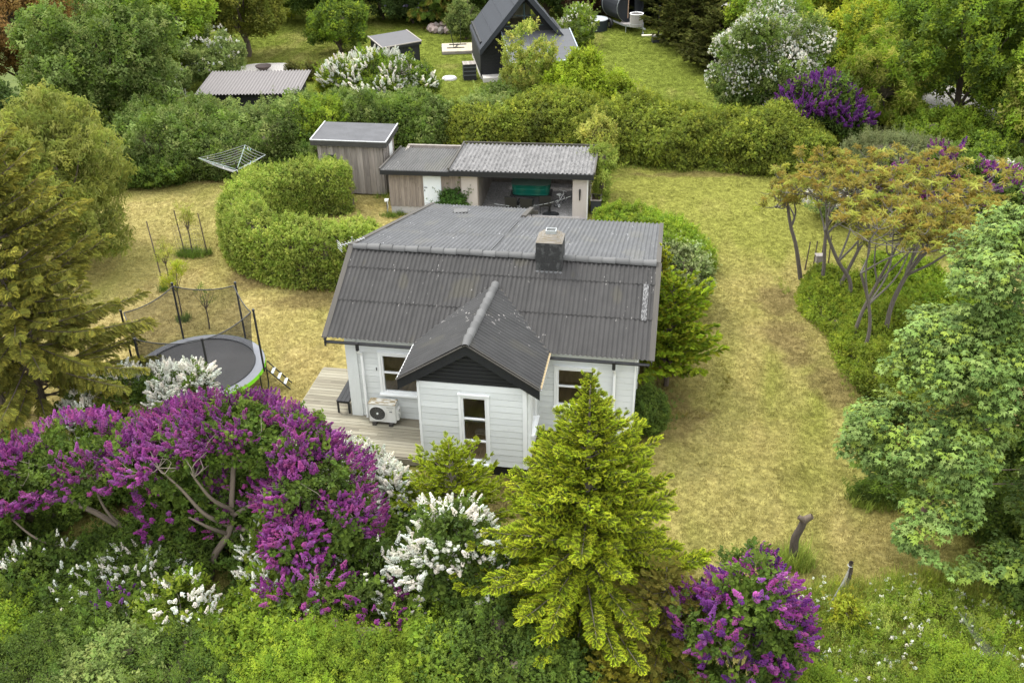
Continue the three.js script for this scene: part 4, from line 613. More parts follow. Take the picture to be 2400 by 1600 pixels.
// ---------- foliage prototypes ----------
function triGeo(list) { const g = new THREE.BufferGeometry(); g.setAttribute('position', new THREE.Float32BufferAttribute(list, 3)); g.computeVertexNormals(); return g; }
const _q = new THREE.Quaternion(), _e = new THREE.Euler(), _m = new THREE.Matrix4();
function pushLeaf(out, pos, q, L, W, fold, droop) {                   // leaf folded along its midrib
  const P = [V(0, 0, 0), V(-W / 2, fold * W, 0.45 * L), V(0, -droop * L, L), V(W / 2, fold * W, 0.45 * L)].map(p => p.applyQuaternion(q).add(pos));
  for (const i of [0, 2, 1, 0, 3, 2]) out.push(P[i].x, P[i].y, P[i].z);
}
function leafCluster(n, L, W, spread, seed, { up = 0.35, droop = 0.15, fold = 0.22 } = {}) {
  const r = RNG(seed), out = [];
  for (let i = 0; i < n; i++) {
    const a = r() * 2 * Math.PI, e = (r() - 0.35) * 1.5 + up, rad = spread * Math.pow(r(), 0.6), b = r() * 2 * Math.PI, c = Math.acos(2 * r() - 1);
    const pos = V(rad * Math.sin(c) * Math.cos(b), rad * Math.cos(c), rad * Math.sin(c) * Math.sin(b));
    _e.set(-e, a, (r() - 0.5) * 1.2, 'YXZ'); _q.setFromEuler(_e); const s = 0.7 + 0.6 * r(); pushLeaf(out, pos, _q.clone(), L * s, W * s, fold, droop);
  }
  return triGeo(out);
}
function mapleCluster(seed) {                                         // five-pointed leaves on a drooping whorl
  const r = RNG(seed), out = [];
  for (let i = 0; i < 9; i++) {
    const a = i / 6 * 2 * Math.PI + r() * 0.7, e = 0.15 + r() * 0.5; _e.set(e, a, (r() - 0.5) * 0.5, 'YXZ'); const q = new THREE.Quaternion().setFromEuler(_e), pos = V(0, 0.16 * (r() - 0.5), 0.03 + 0.13 * r()).applyQuaternion(q), S = 0.085 + 0.05 * r();
    const tips = [[-1.95, 0.72], [-0.95, 0.95], [0, 1.1], [0.95, 0.95], [1.95, 0.72]], pts = [];
    tips.forEach(([t, l], k) => { pts.push(V(Math.sin(t) * l * S, -0.18 * S * l, Math.cos(t) * l * S + 0.3 * S)); if (k < 4) { const tt = (t + tips[k + 1][0]) / 2; pts.push(V(Math.sin(tt) * 0.5 * S, 0.04 * S, Math.cos(tt) * 0.5 * S + 0.3 * S)); } });
    const c0 = V(0, 0, 0.02).applyQuaternion(q).add(pos), P = pts.map(p => p.applyQuaternion(q).add(pos));
    for (let k = 0; k + 1 < P.length; k++) out.push(c0.x, c0.y, c0.z, P[k].x, P[k].y, P[k].z, P[k + 1].x, P[k + 1].y, P[k + 1].z);
  }
  return triGeo(out);
}
function strip(out, a, b, w0, w1, n) {                                // three crossed blades from a to b
  const d = b.clone().sub(a), s1 = d.clone().cross(n).normalize(), ax = d.clone().normalize();
  for (const s of [s1, s1.clone().applyAxisAngle(ax, 1.05), s1.clone().applyAxisAngle(ax, 2.1)]) { const A = a.clone().addScaledVector(s, w0), B = a.clone().addScaledVector(s, -w0), Cc = b.clone().addScaledVector(s, w1), Dd = b.clone().addScaledVector(s, -w1); for (const p of [A, B, Cc, B, Dd, Cc]) out.push(p.x, p.y, p.z); }
}
function spray(seed, { shoots = 7, L = 0.5, w = 0.016, tipFrac = 0, tips = false, droop = 0.12, ang = 0.75 } = {}) {
  const r = RNG(seed), out = [], up = V(0, 1, 0), ax = t => V(0, -droop * L * t * t, L * t);
  const seg = (a, b, ww) => { if (!tips) strip(out, a, a.clone().lerp(b, 1 - tipFrac * 0.6), ww, ww * 0.75, up); else strip(out, a.clone().lerp(b, 1 - tipFrac), b, ww * 1.15, ww * 0.5, up); };
  seg(ax(0), ax(1.05), w);
  for (let i = 0; i < shoots; i++) { const t = 0.12 + 0.82 * i / shoots; for (const s of [-1, 1]) { const l = L * (0.52 - 0.34 * t) * (0.75 + 0.5 * r()), a = ang * (0.8 + 0.4 * r()), p = ax(t); seg(p, p.clone().add(V(s * l * Math.sin(a), (r() - 0.55) * 0.25 * l, l * Math.cos(a))), w); } }
  return triGeo(out);
}
function panicle(seed, n = 64, L = 0.24, R = 0.06, s = 0.0155) {        // cone of small florets
  const r = RNG(seed), out = [];
  for (let i = 0; i < n; i++) {
    const t = Math.pow(r(), 0.8), a = r() * 2 * Math.PI, rad = R * (1 - 0.85 * t) * (0.75 + 0.4 * r()), p = V(rad * Math.cos(a), L * t, rad * Math.sin(a)), q = new THREE.Quaternion().setFromUnitVectors(V(0, 0, 1), V(Math.cos(a), 0.4 + t, Math.sin(a)).normalize());
    const k = s * (0.8 + 0.6 * r()), b = r() * 6; const c = [0, 1, 2, 3].map(j => V(k * Math.cos(b + j * 1.571), k * Math.sin(b + j * 1.571), j % 2 ? 0.3 * k : -0.2 * k).applyQuaternion(q).add(p));
    for (const j of [0, 1, 2, 0, 2, 3]) out.push(c[j].x, c[j].y, c[j].z);
  }
  return triGeo(out);
}
function bladeTuft(n, h, w, spread, seed) {
  const r = RNG(seed), out = [];
  for (let i = 0; i < n; i++) { const x = (r() - 0.5) * spread, z = (r() - 0.5) * spread, a = r() * 6.28, l = (0.3 + 0.7 * r()) * h * 0.7, dx = Math.cos(a), dz = Math.sin(a), hh = h * (0.6 + 0.5 * r()); out.push(x - dz * w, 0, z + dx * w, x + dz * w, 0, z - dx * w, x + dx * l, hh, z + dz * l); }
  return triGeo(out);
}
function umbel(seed) { const r = RNG(seed), out = []; for (let i = 0; i < 26; i++) { const a = r() * 6.28, d = 0.07 * Math.sqrt(r()), x = d * Math.cos(a), z = d * Math.sin(a), y = 0.5 - d * d * 3 + 0.01 * r(), k = 0.012; out.push(x - k, y, z - k, x + k, y, z - k, x, y + 0.004, z + k, x - k, y, z + k, x, y, z - 1.2 * k, x + k, y, z + k); } out.push(-0.004, 0, 0, 0.004, 0, 0, 0, 0.5, 0, 0, 0, -0.004, 0, 0, 0.004, 0, 0.5, 0); return triGeo(out); }

const leafMat = (rough = 0.9, tr = 0.35) => tr ? new THREE.MeshPhysicalMaterial({ color: 0xffffff, roughness: rough, transmission: tr, thickness: 0, side: THREE.DoubleSide, specularIntensity: 0.2 }) : new THREE.MeshStandardMaterial({ color: 0xffffff, roughness: rough, side: THREE.DoubleSide });
const M = { leaf: leafMat(0.95, 0.5), gloss: new THREE.MeshPhysicalMaterial({ color: 0xffffff, roughness: 0.62, specularIntensity: 0.4, side: THREE.DoubleSide }), needle: leafMat(0.95, 0.15), bloom: leafMat(0.95, 0.4), grass: leafMat(0.95, 0.25) };
const G = {
  small: [1, 2, 3].map(s => leafCluster(22, 0.075, 0.045, 0.13, s)), mid: [4, 5, 6].map(s => leafCluster(16, 0.12, 0.065, 0.17, s)), big: [7, 8, 9].map(s => leafCluster(13, 0.17, 0.10, 0.2, s)),
  far: [10, 11, 12].map(s => leafCluster(20, 0.16, 0.085, 0.27, s)), narrow: [13, 14].map(s => leafCluster(22, 0.19, 0.03, 0.2, s, { up: -0.2, droop: 0.35 })),
  hang: [15, 16].map(s => leafCluster(26, 0.16, 0.028, 0.22, s, { up: -0.75, droop: 0.4 })),
  fine: [17, 18, 19].map(s => leafCluster(30, 0.05, 0.028, 0.14, s)),
  maple: [21, 22, 23].map(mapleCluster), spray: [31, 32].map(s => spray(s)), sprayTip: [31, 32].map(s => spray(s, { tipFrac: 0.5, tips: true, w: 0.019 })), sprayOld: [31, 32].map(s => spray(s, { tipFrac: 0.5, w: 0.015 })),
  fan: [35, 36].map(s => spray(s, { shoots: 9, L: 0.42, w: 0.022, droop: 0.3, ang: 0.6 })), lilac: [41, 42, 43].map(s => panicle(s)), bloom: [44, 45].map(s => panicle(s, 22, 0.10, 0.06, 0.020)), farBloom: [46, 47].map(s => panicle(s, 16, 0.22, 0.08, 0.045)),
  spiky: [48, 49].map(s => leafCluster(16, 0.17, 0.034, 0.06, s, { up: 0.25, droop: 0.3, fold: 0.3 })),
};
let foliageCount = 0;
function instanced(parent, name, geos, m, pts, seed) {                // pts: [x, y, z, nx, ny, nz, scale, r, g, b]
  const r = RNG(seed), y = V(0, 1, 0), n = V(), p = V(), s = V(), c = new THREE.Color(), t = new THREE.Quaternion();
  geos.forEach((g, k) => {
    const mine = pts.filter((_, i) => i % geos.length === k); if (!mine.length) return;
    const im = new THREE.InstancedMesh(g, m, mine.length); im.name = name; shade(im); im.userData.kind = 'stuff';
    mine.forEach((q, i) => { n.set(q[3], q[4], q[5]).normalize(); _q.setFromUnitVectors(y, n); t.setFromAxisAngle(y, r() * 6.2832); _q.multiply(t); _m.compose(p.set(q[0], q[1], q[2]), _q, s.setScalar(q[6])); im.setMatrixAt(i, _m); im.setColorAt(i, c.setRGB(q[7], q[8], q[9])); });
    foliageCount += mine.length; parent.add(im);
  });
}
const tint = (pal, r, k) => { const a = pal[Math.floor(r() * pal.length)], v = (0.78 + 0.44 * r()) * k; return [a[0] * v * (0.92 + 0.16 * r()), a[1] * v, a[2] * v]; };
// points through the outer part of a set of ellipsoids [x, y, z, rx, ry, rz]; clumpy, with holes
function cloud(lobes, count, r, { inner = 0.55, gap = 0.36, freq = 1.5, seed = 1, lump = 0.28, floor = 0.05, upOnly = false, out = 0.6 } = {}) {
  const wts = lobes.map(l => Math.pow(l[3] * l[4] * l[5], 0.667)), tot = wts.reduce((a, b) => a + b), pts = [];
  for (let tries = 0; pts.length < count && tries < count * 12; tries++) {
    let w = r() * tot, i = 0; while (w > wts[i] && i < lobes.length - 1) { w -= wts[i]; i++; }
    const l = lobes[i], u = 2 * r() - 1, a = r() * 6.2832, q = Math.sqrt(1 - u * u), dx = q * Math.cos(a), dy = u, dz = q * Math.sin(a);
    if (upOnly && dy < -0.25) continue;
    const lm = 1 + lump * 2 * (vn3(l[0] + dx * 1.7 + seed, l[1] + dy * 1.7, l[2] + dz * 1.7, seed) - 0.5), f = (inner + (1 - inner) * Math.sqrt(r())) * lm, x = l[0] + dx * l[3] * f, y = l[1] + dy * l[4] * f, z = l[2] + dz * l[5] * f;
    if (y < floor) continue;
    if (vn3(x * freq, y * freq, z * freq, seed + 7) < gap) continue;
    let deep = false; for (let k = 0; k < lobes.length && !deep; k++) if (k !== i) { const o = lobes[k]; if (Math.hypot((x - o[0]) / o[3], (y - o[1]) / o[4], (z - o[2]) / o[5]) < inner * 0.85) deep = true; }
    if (deep) continue;
    pts.push([x, y, z, dx * out / l[3] * 1.2, dy * out / l[4] + 0.6, dz * out / l[5] * 1.2]);
  }
  return pts;
}
function foliage(parent, lobes, count, geos, size, pal, seed, o = {}, m = M.leaf, name = 'foliage') {
  const r = RNG(seed * 977 + 5); instanced(parent, name, geos, m, cloud(lobes, count, r, { seed, ...o }).map(p => { const k = 0.7 + 0.6 * vn3(p[0] * 0.9, p[1] * 0.9, p[2] * 0.9, seed + 3), J = o.jit || 0; p[3] += (r() - 0.5) * J; p[5] += (r() - 0.5) * J; return [...p, size * (0.75 + 0.5 * r()), ...tint(pal, r, k)]; }).flatMap(p => { if (r() > (o.stray ?? 0)) return [p]; const l = Math.hypot(p[3], p[4], p[5]) || 1, s = 0.13 + 0.10 * r(); return [p, ...[1, 2, 3].map(k => [p[0] + p[3] / l * s * k, p[1] + (p[4] / l * 0.7 + 0.4) * s * k, p[2] + p[5] / l * s * k, p[3], p[4], p[5], p[6] * (0.85 - 0.15 * k), p[7] * 1.1, p[8] * 1.1, p[9]])]; }), seed);
}
function core(parent, lobes, k, m = twigMass) { part(parent, 'twigs', merge(lobes.map(l => { const g = new THREE.IcosahedronGeometry(1, 2), p = g.attributes.position; for (let i = 0; i < p.count; i++) { const f = k * (0.8 + 0.4 * vn3(p.getX(i) * 2 + l[0], p.getY(i) * 2, p.getZ(i) * 2, 3)); p.setXYZ(i, l[0] + p.getX(i) * l[3] * f, Math.max(0.01, l[1] + p.getY(i) * l[4] * f), l[2] + p.getZ(i) * l[5] * f); } g.computeVertexNormals(); return g; })), m); }
function autoLobes(h, r, base, n, seed) { const q = RNG(seed), L = [[0, (base + h) / 2, 0, r * 0.78, (h - base) * 0.46, r * 0.78]]; for (let i = 0; i < n; i++) { const a = i * 2.4 + q(), t = (i + 0.5) / n, y = base + (h - base) * (0.18 + 0.72 * t), k = Math.sqrt(Math.max(0.05, 1 - Math.pow((t - 0.35) / 0.75, 2))); L.push([r * 0.58 * k * Math.cos(a), y, r * 0.58 * k * Math.sin(a), r * 0.46, (h - base) * 0.2, r * 0.46]); } return L; }
function branches(base, tips, r0, seed, wob = 0.25, sides = 6) {      // limbs from a base to each tip
  const q = RNG(seed); return merge(tips.map(t => { const a = base.clone().lerp(t, 0.35), b = base.clone().lerp(t, 0.7); a.add(V((q() - 0.5) * wob, 0.12 * (t.y - base.y) * q(), (q() - 0.5) * wob)); b.add(V((q() - 0.5) * wob, 0.1 * (t.y - base.y) * q(), (q() - 0.5) * wob)); return limb([base, a, b, t], r0, r0 * 0.25, sides, 7); }));
}
// a broad-leaved tree: trunk, limbs into each lobe, leafy crown
function tree(name, label, x, z, h, r, { base = h * 0.3, pal, geo = G.far, n = 1500, size = 1, lobes = 8, seed = 1, gap = 0.36, freq = 0.9, trunk = 0.16, wood = bark, inner = 0.6, bloom, m = M.leaf, group, cat = 'tree', lump = 0.3, solid = 0.35 } = {}) {
  const t = thing(name, label, cat, x, 0, z, 0, group), L = autoLobes(h, r, base, lobes, seed);
  part(t, 'trunk', limb([V(0, -0.1, 0), V(0.06 * r, base * 0.5, 0.03 * r), V(-0.03 * r, base, 0), V(0, (base + h) * 0.6, 0)], trunk, trunk * 0.35, 8, 10), wood);
  part(t, 'branches', branches(V(0, Math.max(0.3, base * 0.8), 0), L.slice(1).map(l => V(l[0], l[1], l[2])), trunk * 0.45, seed), wood);
  if (solid) core(t, [L[0]], solid);
  foliage(t, L, n, geo, size, pal, seed, { gap, freq, inner, lump, stray: 0.05 }, m, 'crown');
  if (bloom) foliage(t, L, bloom.n, bloom.geo, bloom.size || 1, bloom.pal, seed + 50, { gap: bloom.gap ?? 0.42, freq: 1.3, inner: 0.8, lump, upOnly: true, out: 0.7, jit: 1.1 }, M.bloom, 'blossom');
  return t;
}
// a bush: lobes given relative to its base
function bush(name, label, x, z, lobes, { pal, geo = G.mid, n = 500, size = 1, seed = 1, gap = 0.32, freq = 1.6, solid = 0.6, bloom, stems = 6, m = M.leaf, group, cat = 'shrub', lump = 0.3, inner = 0.5, wood = bark } = {}) {
  const t = thing(name, label, cat, x, 0, z, 0, group);
  if (stems) part(t, 'stems', branches(V(0, 0, 0), Array.from({ length: stems }, (_, i) => { const l = lobes[i % lobes.length], a = i * 2.4; return V(l[0] + 0.5 * l[3] * Math.cos(a), l[1] + 0.2 * l[4], l[2] + 0.5 * l[5] * Math.sin(a)); }), 0.035, seed), wood);
  if (solid) core(t, lobes, solid * 0.78);
  foliage(t, lobes, Math.round(n * 1.15), geo, size, pal, seed, { gap, freq, lump, inner, stray: 0.07 }, m);
  if (bloom) foliage(t, lobes, bloom.n, bloom.geo, bloom.size || 1, bloom.pal, seed + 50, { gap: bloom.gap ?? 0.45, freq: bloom.freq ?? 1.3, inner: 0.8, lump, upOnly: true, out: 0.7, jit: 1.1 }, M.bloom, 'blossom');
  return t;
}
// a hedge along a path: rounded profile, leafy skin on a twiggy core
function hedge(name, label, path, w, h, { pal, geo = G.mid, n = 3000, size = 1, seed = 1, rough = 0.25, flatTop = 0.75, m = M.leaf, cat = 'hedge', thick = 0.3 } = {}) {
  const t = thing(name, label, cat), c = new THREE.CatmullRomCurve3(path.map(p => V(p[0], 0, p[1]))), r = RNG(seed * 31 + 7), up = V(0, 1, 0);
  const hAt = u => typeof h === 'function' ? h(u) : h, wAt = u => typeof w === 'function' ? w(u) : w;
  const e = 1 - flatTop * 0.75, pt = a => [-Math.sign(Math.cos(a)) * Math.pow(Math.abs(Math.cos(a)), e), Math.pow(Math.max(0, Math.sin(a)), e)], tab = [0], ar = wAt(0.5) / 2 / hAt(0.5);
  for (let i = 1; i <= 400; i++) { const A = pt((i - 1) / 400 * Math.PI), B = pt(i / 400 * Math.PI); tab.push(tab[i - 1] + Math.hypot((B[0] - A[0]) * ar, B[1] - A[1])); }
  const even = s => { const L = s * tab[400]; let lo = 0, hi = 400; while (hi - lo > 1) { const m2 = (lo + hi) >> 1; if (tab[m2] < L) lo = m2; else hi = m2; } const f = (L - tab[lo]) / Math.max(1e-6, tab[hi] - tab[lo]), A = pt(lo / 400 * Math.PI), B = pt(hi / 400 * Math.PI); return [A[0] + (B[0] - A[0]) * f, A[1] + (B[1] - A[1]) * f]; };
  const prof = (u, s, k) => {                                         // s 0..1 from one foot over the top to the other
    const p = c.getPointAt(u), d = c.getTangentAt(u), side = V(-d.z, 0, d.x), [cx, cy] = even(s);
    const endk = Math.min(1, Math.sqrt(Math.max(0, Math.min(u, 1 - u) * c.getLength() / (0.45 * wAt(u))))), lm = 1 + rough * 2 * (vn3(p.x * 0.8 + cx * 1.3, cy * 2 + seed, p.z * 0.8, seed) - 0.5);
    return { p: V(p.x + side.x * cx * wAt(u) / 2 * k * endk * lm, cy * hAt(u) * (k > 0.95 ? k : k * 0.97) * (0.75 + 0.25 * endk) * lm, p.z + side.z * cx * wAt(u) / 2 * k * endk * lm), n: V(side.x * cx, cy * 0.9 + 0.15, side.z * cx) };
  };
  part(t, 'twigs', gridGeo(Math.max(20, Math.round(c.getLength() * 2)), 14, (u, s) => prof(u, s, 0.80).p), twigMass);
  const pts = []; for (let i = 0; i < n; i++) { const q = prof(0.003 + 0.994 * r(), 0.003 + 0.994 * r(), 1 - thick * Math.pow(r(), 1.6)); const kk = 0.62 + 0.76 * vn3(q.p.x * 0.8, q.p.y * 0.8, q.p.z * 0.8, seed + 3); pts.push([q.p.x + (r() - 0.5) * 0.12, Math.max(0.03, q.p.y + (r() - 0.3) * 0.14), q.p.z + (r() - 0.5) * 0.12, q.n.x, q.n.y + 0.3, q.n.z, size * (0.7 + 0.6 * r()), ...tint(pal, r, kk)]); }
  for (let i = 0; i < n * 0.05; i++) { const q = prof(0.01 + 0.98 * r(), 0.1 + 0.8 * r(), 1); for (let k = 0; k < 3; k++) pts.push([q.p.x + q.n.x * k * 0.09, q.p.y + 0.06 + k * 0.10, q.p.z + q.n.z * k * 0.09, q.n.x * 0.5, 1, q.n.z * 0.5, size * (0.75 - 0.15 * k), ...tint(pal, r, 1.15)]); }   // stray shoots
  instanced(t, 'foliage', geo, m, pts, seed); return t;
}
// a conifer of whorled branches with flat sprays
function conifer(name, label, x, z, H, R, { pal, tipPal, seed = 1, step = 0.24, per = 7, size = 1, droopTop = 0.5, droopLow = -0.25, from = 0.25, shape = 0.85, geoOld = G.sprayOld, geoTip = G.sprayTip, trunk = 0.11, wood = bark, gapUp = 0, hang = 0, group, n2 = 1, tipShare = 1, bare = 0.22, zig = 0.16, slim = 0 } = {}) {
  const t = thing(name, label, 'conifer', x, 0, z, 0, group), r = RNG(seed * 53 + 1), wood_ = [], A = [], B = [];
  part(t, 'trunk', limb([V(0, -0.1, 0), V(0.02, H * 0.4, 0.02), V(0, H * 0.8, 0), V(0, H, 0)], trunk, 0.012, 8, 12), wood);
  for (let y = from; y < H - 0.05; y += step * (0.7 + 0.3 * (1 - y / H)) + 0.02) {
    const f = y / H, Ly = R * Math.pow(1 - f, shape) * (f < 0.12 ? 0.7 + 2.5 * f : 1) * (f > 0.7 ? 1 - slim * (f - 0.7) / 0.3 : 1), k = Math.max(3, Math.round(per * (0.55 + 0.45 * (1 - f)))), a0 = r() * 6.28;
    for (let i = 0; i < k; i++) {
      const yb = y, a = a0 + i / k * 6.2832 + (r() - 0.5) * 0.9, L = Math.max(0.12, Ly * (0.72 + 0.5 * r())), sl = droopLow + (droopTop - droopLow) * f + (r() - 0.5) * 0.15, dx = Math.cos(a), dz = Math.sin(a);
      const yy = Math.min(H - 0.03, y + (r() - 0.5) * step * 1.6), at = s => V(dx * L * s, yy + L * (sl * s + 0.16 * s * s * (f > 0.4 ? 1 : 0.5)), dz * L * s);
      if (L > 0.5) wood_.push(limb([V(0, yy, 0), at(0.35), at(0.7), at(1)], 0.010 + 0.008 * L, 0.004, 4, 4));
      const dir = at(1).sub(at(0.8)).normalize(), nn = Math.max(1, Math.round(L * (1 - bare) / zig));
      for (let j = 0; j <= nn; j++) {
        const s = bare + (1 - bare) * j / nn, p = at(s);
        for (const sd of j === nn ? [0, -0.4, 0.4] : [-1, 1, (r() - 0.5) * 2]) {
          const th = sd * (0.75 + 0.3 * r()), d = V(dir.x * Math.cos(th) - dir.z * Math.sin(th), dir.y - 0.05 + (r() - 0.5) * 0.7 - hang * (0.3 + 0.7 * r()), dir.x * Math.sin(th) + dir.z * Math.cos(th)).normalize(), sc = size * (0.55 + 0.35 * (1 - s) + 0.3 * r()) * Math.min(1, 0.45 + L * 0.45), c = tint(pal, r, 0.8 + 0.4 * vn3(p.x * 1.2 + x, p.y * 1.2, p.z * 1.2 + z, seed)), c2 = tipPal ? tint(tipPal, r, 1) : c, roll = (r() - 0.5) * 2.4;
          A.push([p, d, sc, c, roll]); if (tipPal && r() < tipShare * (0.25 + 1.2 * s)) B.push([p, d, sc, c2, roll]);
        }
      }
    }
  }
  if (wood_.length) part(t, 'branches', merge(wood_), wood);
  const put = (list, geos, nm) => geos.forEach((g, k) => { const mine = list.filter((_, i) => i % geos.length === k), im = new THREE.InstancedMesh(g, M.needle, mine.length), c = new THREE.Color(), X = V(), Y = V(); im.name = nm; im.userData.kind = 'stuff'; shade(im);
    mine.forEach(([p, d, s, col, roll], i) => { X.set(0, 1, 0).cross(d).normalize().applyAxisAngle(d, roll); Y.copy(d).cross(X); _m.makeBasis(X, Y, d).scale(V(s, s, s)).setPosition(p); im.setMatrixAt(i, _m); im.setColorAt(i, c.setRGB(...col)); }); foliageCount += mine.length; t.add(im); });
  put(A, geoOld, 'needles'); if (tipPal) put(B, geoTip, 'new_shoots'); return t;
}

// ---------- palettes (linear base colours) ----------
const P = {
  mid: [[0.075, 0.125, 0.02], [0.095, 0.15, 0.025], [0.06, 0.105, 0.02]], bright: [[0.14, 0.215, 0.02], [0.17, 0.235, 0.025], [0.11, 0.18, 0.02]], lime: [[0.24, 0.28, 0.025], [0.20, 0.26, 0.025], [0.27, 0.29, 0.035]],
  dark: [[0.05, 0.085, 0.022], [0.06, 0.10, 0.024], [0.04, 0.07, 0.018]], olive: [[0.13, 0.125, 0.028], [0.10, 0.105, 0.022], [0.155, 0.14, 0.03]], grey: [[0.13, 0.185, 0.06], [0.11, 0.16, 0.052], [0.165, 0.215, 0.08]],
  hedge: [[0.17, 0.225, 0.045], [0.13, 0.19, 0.03], [0.20, 0.25, 0.06]], maple: [[0.115, 0.18, 0.034], [0.075, 0.125, 0.024], [0.145, 0.21, 0.05], [0.155, 0.215, 0.028]], gold: [[0.33, 0.265, 0.05], [0.27, 0.22, 0.04], [0.37, 0.31, 0.07], [0.24, 0.215, 0.05], [0.30, 0.22, 0.045]], rust: [[0.26, 0.15, 0.045], [0.22, 0.14, 0.04], [0.30, 0.19, 0.05]],
  purple: [[0.25, 0.045, 0.215], [0.33, 0.085, 0.285], [0.18, 0.028, 0.165], [0.29, 0.062, 0.205], [0.24, 0.07, 0.24]], violet: [[0.14, 0.032, 0.185], [0.19, 0.055, 0.235], [0.105, 0.022, 0.15]], white: [[0.68, 0.67, 0.58], [0.74, 0.73, 0.66], [0.62, 0.61, 0.52]], mauve: [[0.20, 0.18, 0.27], [0.25, 0.23, 0.31]],
  wil: [[0.24, 0.27, 0.06], [0.20, 0.235, 0.05], [0.28, 0.30, 0.085]], cyp: [[0.22, 0.30, 0.025], [0.18, 0.265, 0.02], [0.13, 0.20, 0.02]],
};
for (const k of ['mid', 'bright', 'lime', 'dark', 'olive', 'grey', 'hedge', 'wil', 'cyp']) P[k] = P[k].map(c => [c[0] * 1.45, c[1] * 1.35, c[2] * 1.05]);
const lil = (pal, n, size = 1, gap = 0.42) => ({ n, geo: G.lilac, size, pal, gap });

// ---------- foreground: lilacs, spruces, maple ----------
function lilac(name, label, x, z, lobes, o) {
  const t = thing(name, label, 'lilac', x, 0, z, 0, 'lilacs in flower along the near edge');
  if (o.trunk) { o.trunk.forEach((pts, i) => part(t, i ? 'branch' : 'trunk', limb(pts.map(p => V(...p)), o.r0 * (i ? 0.6 : 1), o.r0 * (i ? 0.22 : 0.55), 8, 18), o.wood || mat(0.20, 0.158, 0.12, 0.95, { map: grainTex }))); const fork = o.trunk.map(q => V(...q[q.length - 1])); part(t, 'twigs', merge(lobes.flatMap((l, i) => { const f = fork.reduce((a, b) => a.distanceTo(V(l[0], l[1], l[2])) < b.distanceTo(V(l[0], l[1], l[2])) ? a : b); return [branches(f, Array.from({ length: 9 }, (_, k) => { const a = k * 2.4, e = 0.1 + 0.75 * ((k * 0.618) % 1); return V(l[0] + l[3] * 0.85 * Math.cos(a) * Math.sqrt(1 - e * e * 0.6), l[1] + l[4] * e, l[2] + l[5] * 0.85 * Math.sin(a)); }), o.r0 * 0.14, 60 + i, 0.8, 5)]; })), o.wood || barkPale); }
  else part(t, 'stems', branches(V(0, 0, 0), lobes.flatMap(l => [0, 1, 2].map(k => V(l[0] + 0.5 * l[3] * Math.cos(k * 2.1), l[1] + 0.3 * l[4], l[2] + 0.5 * l[5] * Math.sin(k * 2.1)))), 0.035, o.seed), barkPale);
  foliage(t, lobes, o.leaves, G.big, 0.62, o.pal || P.mid, o.seed, { gap: 0.34, freq: 1.4, inner: (o.inner ?? 0.5) * 0.6, lump: 0.35 });
  foliage(t, lobes, o.blooms, G.lilac, o.size || 1, o.bloom, o.seed + 50, { gap: o.bgap ?? 0.40, freq: o.bfreq ?? 1.1, inner: 0.74, lump: 0.38, upOnly: true, out: 0.7, jit: 1.3 }, M.bloom, 'blossom');
  return t;
}
lilac('purple_lilac_tree', 'large spreading purple lilac with bare curved trunk before the deck', -7.5, -17.9, [[0.2, 3.75, -0.5, 1.1, 0.7, 0.9], [1.2, 4.0, -0.4, 1.1, 0.75, 0.95], [2.2, 3.55, -0.4, 1.2, 0.85, 1.0], [3.0, 2.9, 0.1, 1.05, 0.95, 1.0], [-0.8, 3.3, -0.2, 0.95, 0.65, 0.8], [3.6, 2.1, 0.7, 0.75, 0.9, 0.75], [2.5, 2.0, 1.1, 0.85, 0.8, 0.75], [2.5, 2.8, 0.7, 0.8, 0.7, 0.7]],
  { leaves: 2500, blooms: 2000, bloom: P.purple, seed: 101, r0: 0.105, size: 0.95, bgap: 0.41, bfreq: 1.9, trunk: [[[0, -0.1, 0.2], [0.25, 0.7, 0.15], [0.75, 1.5, 0.1], [0.85, 2.2, -0.1], [0.95, 3.0, -0.4]], [[0.75, 1.5, 0], [0.3, 2.1, 0.25], [-0.1, 2.9, 0.3], [-0.5, 3.5, 0.3]], [[0.85, 2.0, 0], [0.55, 2.6, 0.3], [0.3, 3.3, 0.4]], [[0.8, 1.8, 0], [1.6, 2.5, 0.2], [2.3, 3.2, 0.1]], [[0.72, 1.4, 0], [2.0, 1.9, 0.5], [3.4, 2.5, 0.5]], [[0.7, 1.3, 0.05], [0.45, 1.9, 0.5], [0.1, 2.4, 0.7]]] });
lilac('purple_lilac_tree', 'purple lilac with pale twisted limbs at the frame edge below the tall spruce', -9.7, -18.9, [[-0.6, 3.0, 0.2, 1.7, 0.9, 1.3], [-2.2, 2.65, 0.5, 1.3, 1.0, 1.2], [0.8, 3.1, 0, 1.0, 0.75, 1.0], [-3.2, 2.0, 0.8, 1.1, 1.0, 1.0], [1.6, 3.15, -0.3, 0.9, 0.75, 0.9]],
  { leaves: 1800, blooms: 1250, bloom: P.purple, seed: 111, r0: 0.09, size: 0.95, bgap: 0.44, bfreq: 1.7, trunk: [[[0.25, 0.0, 0.6], [0.15, 0.9, 0.5], [-0.3, 1.6, 0.6], [-0.9, 2.1, 0.6], [-1.3, 2.8, 0.4]], [[0.2, 1.0, 0.5], [0.0, 1.9, 0.8], [-0.2, 2.7, 0.7]], [[0.1, 0.6, 0.7], [-0.8, 0.95, 1.1], [-1.6, 1.4, 1.2], [-2.2, 1.9, 1.0]], [[-0.4, 0.25, 1.5], [-1.4, 0.45, 1.7], [-2.3, 0.6, 1.9]]] });
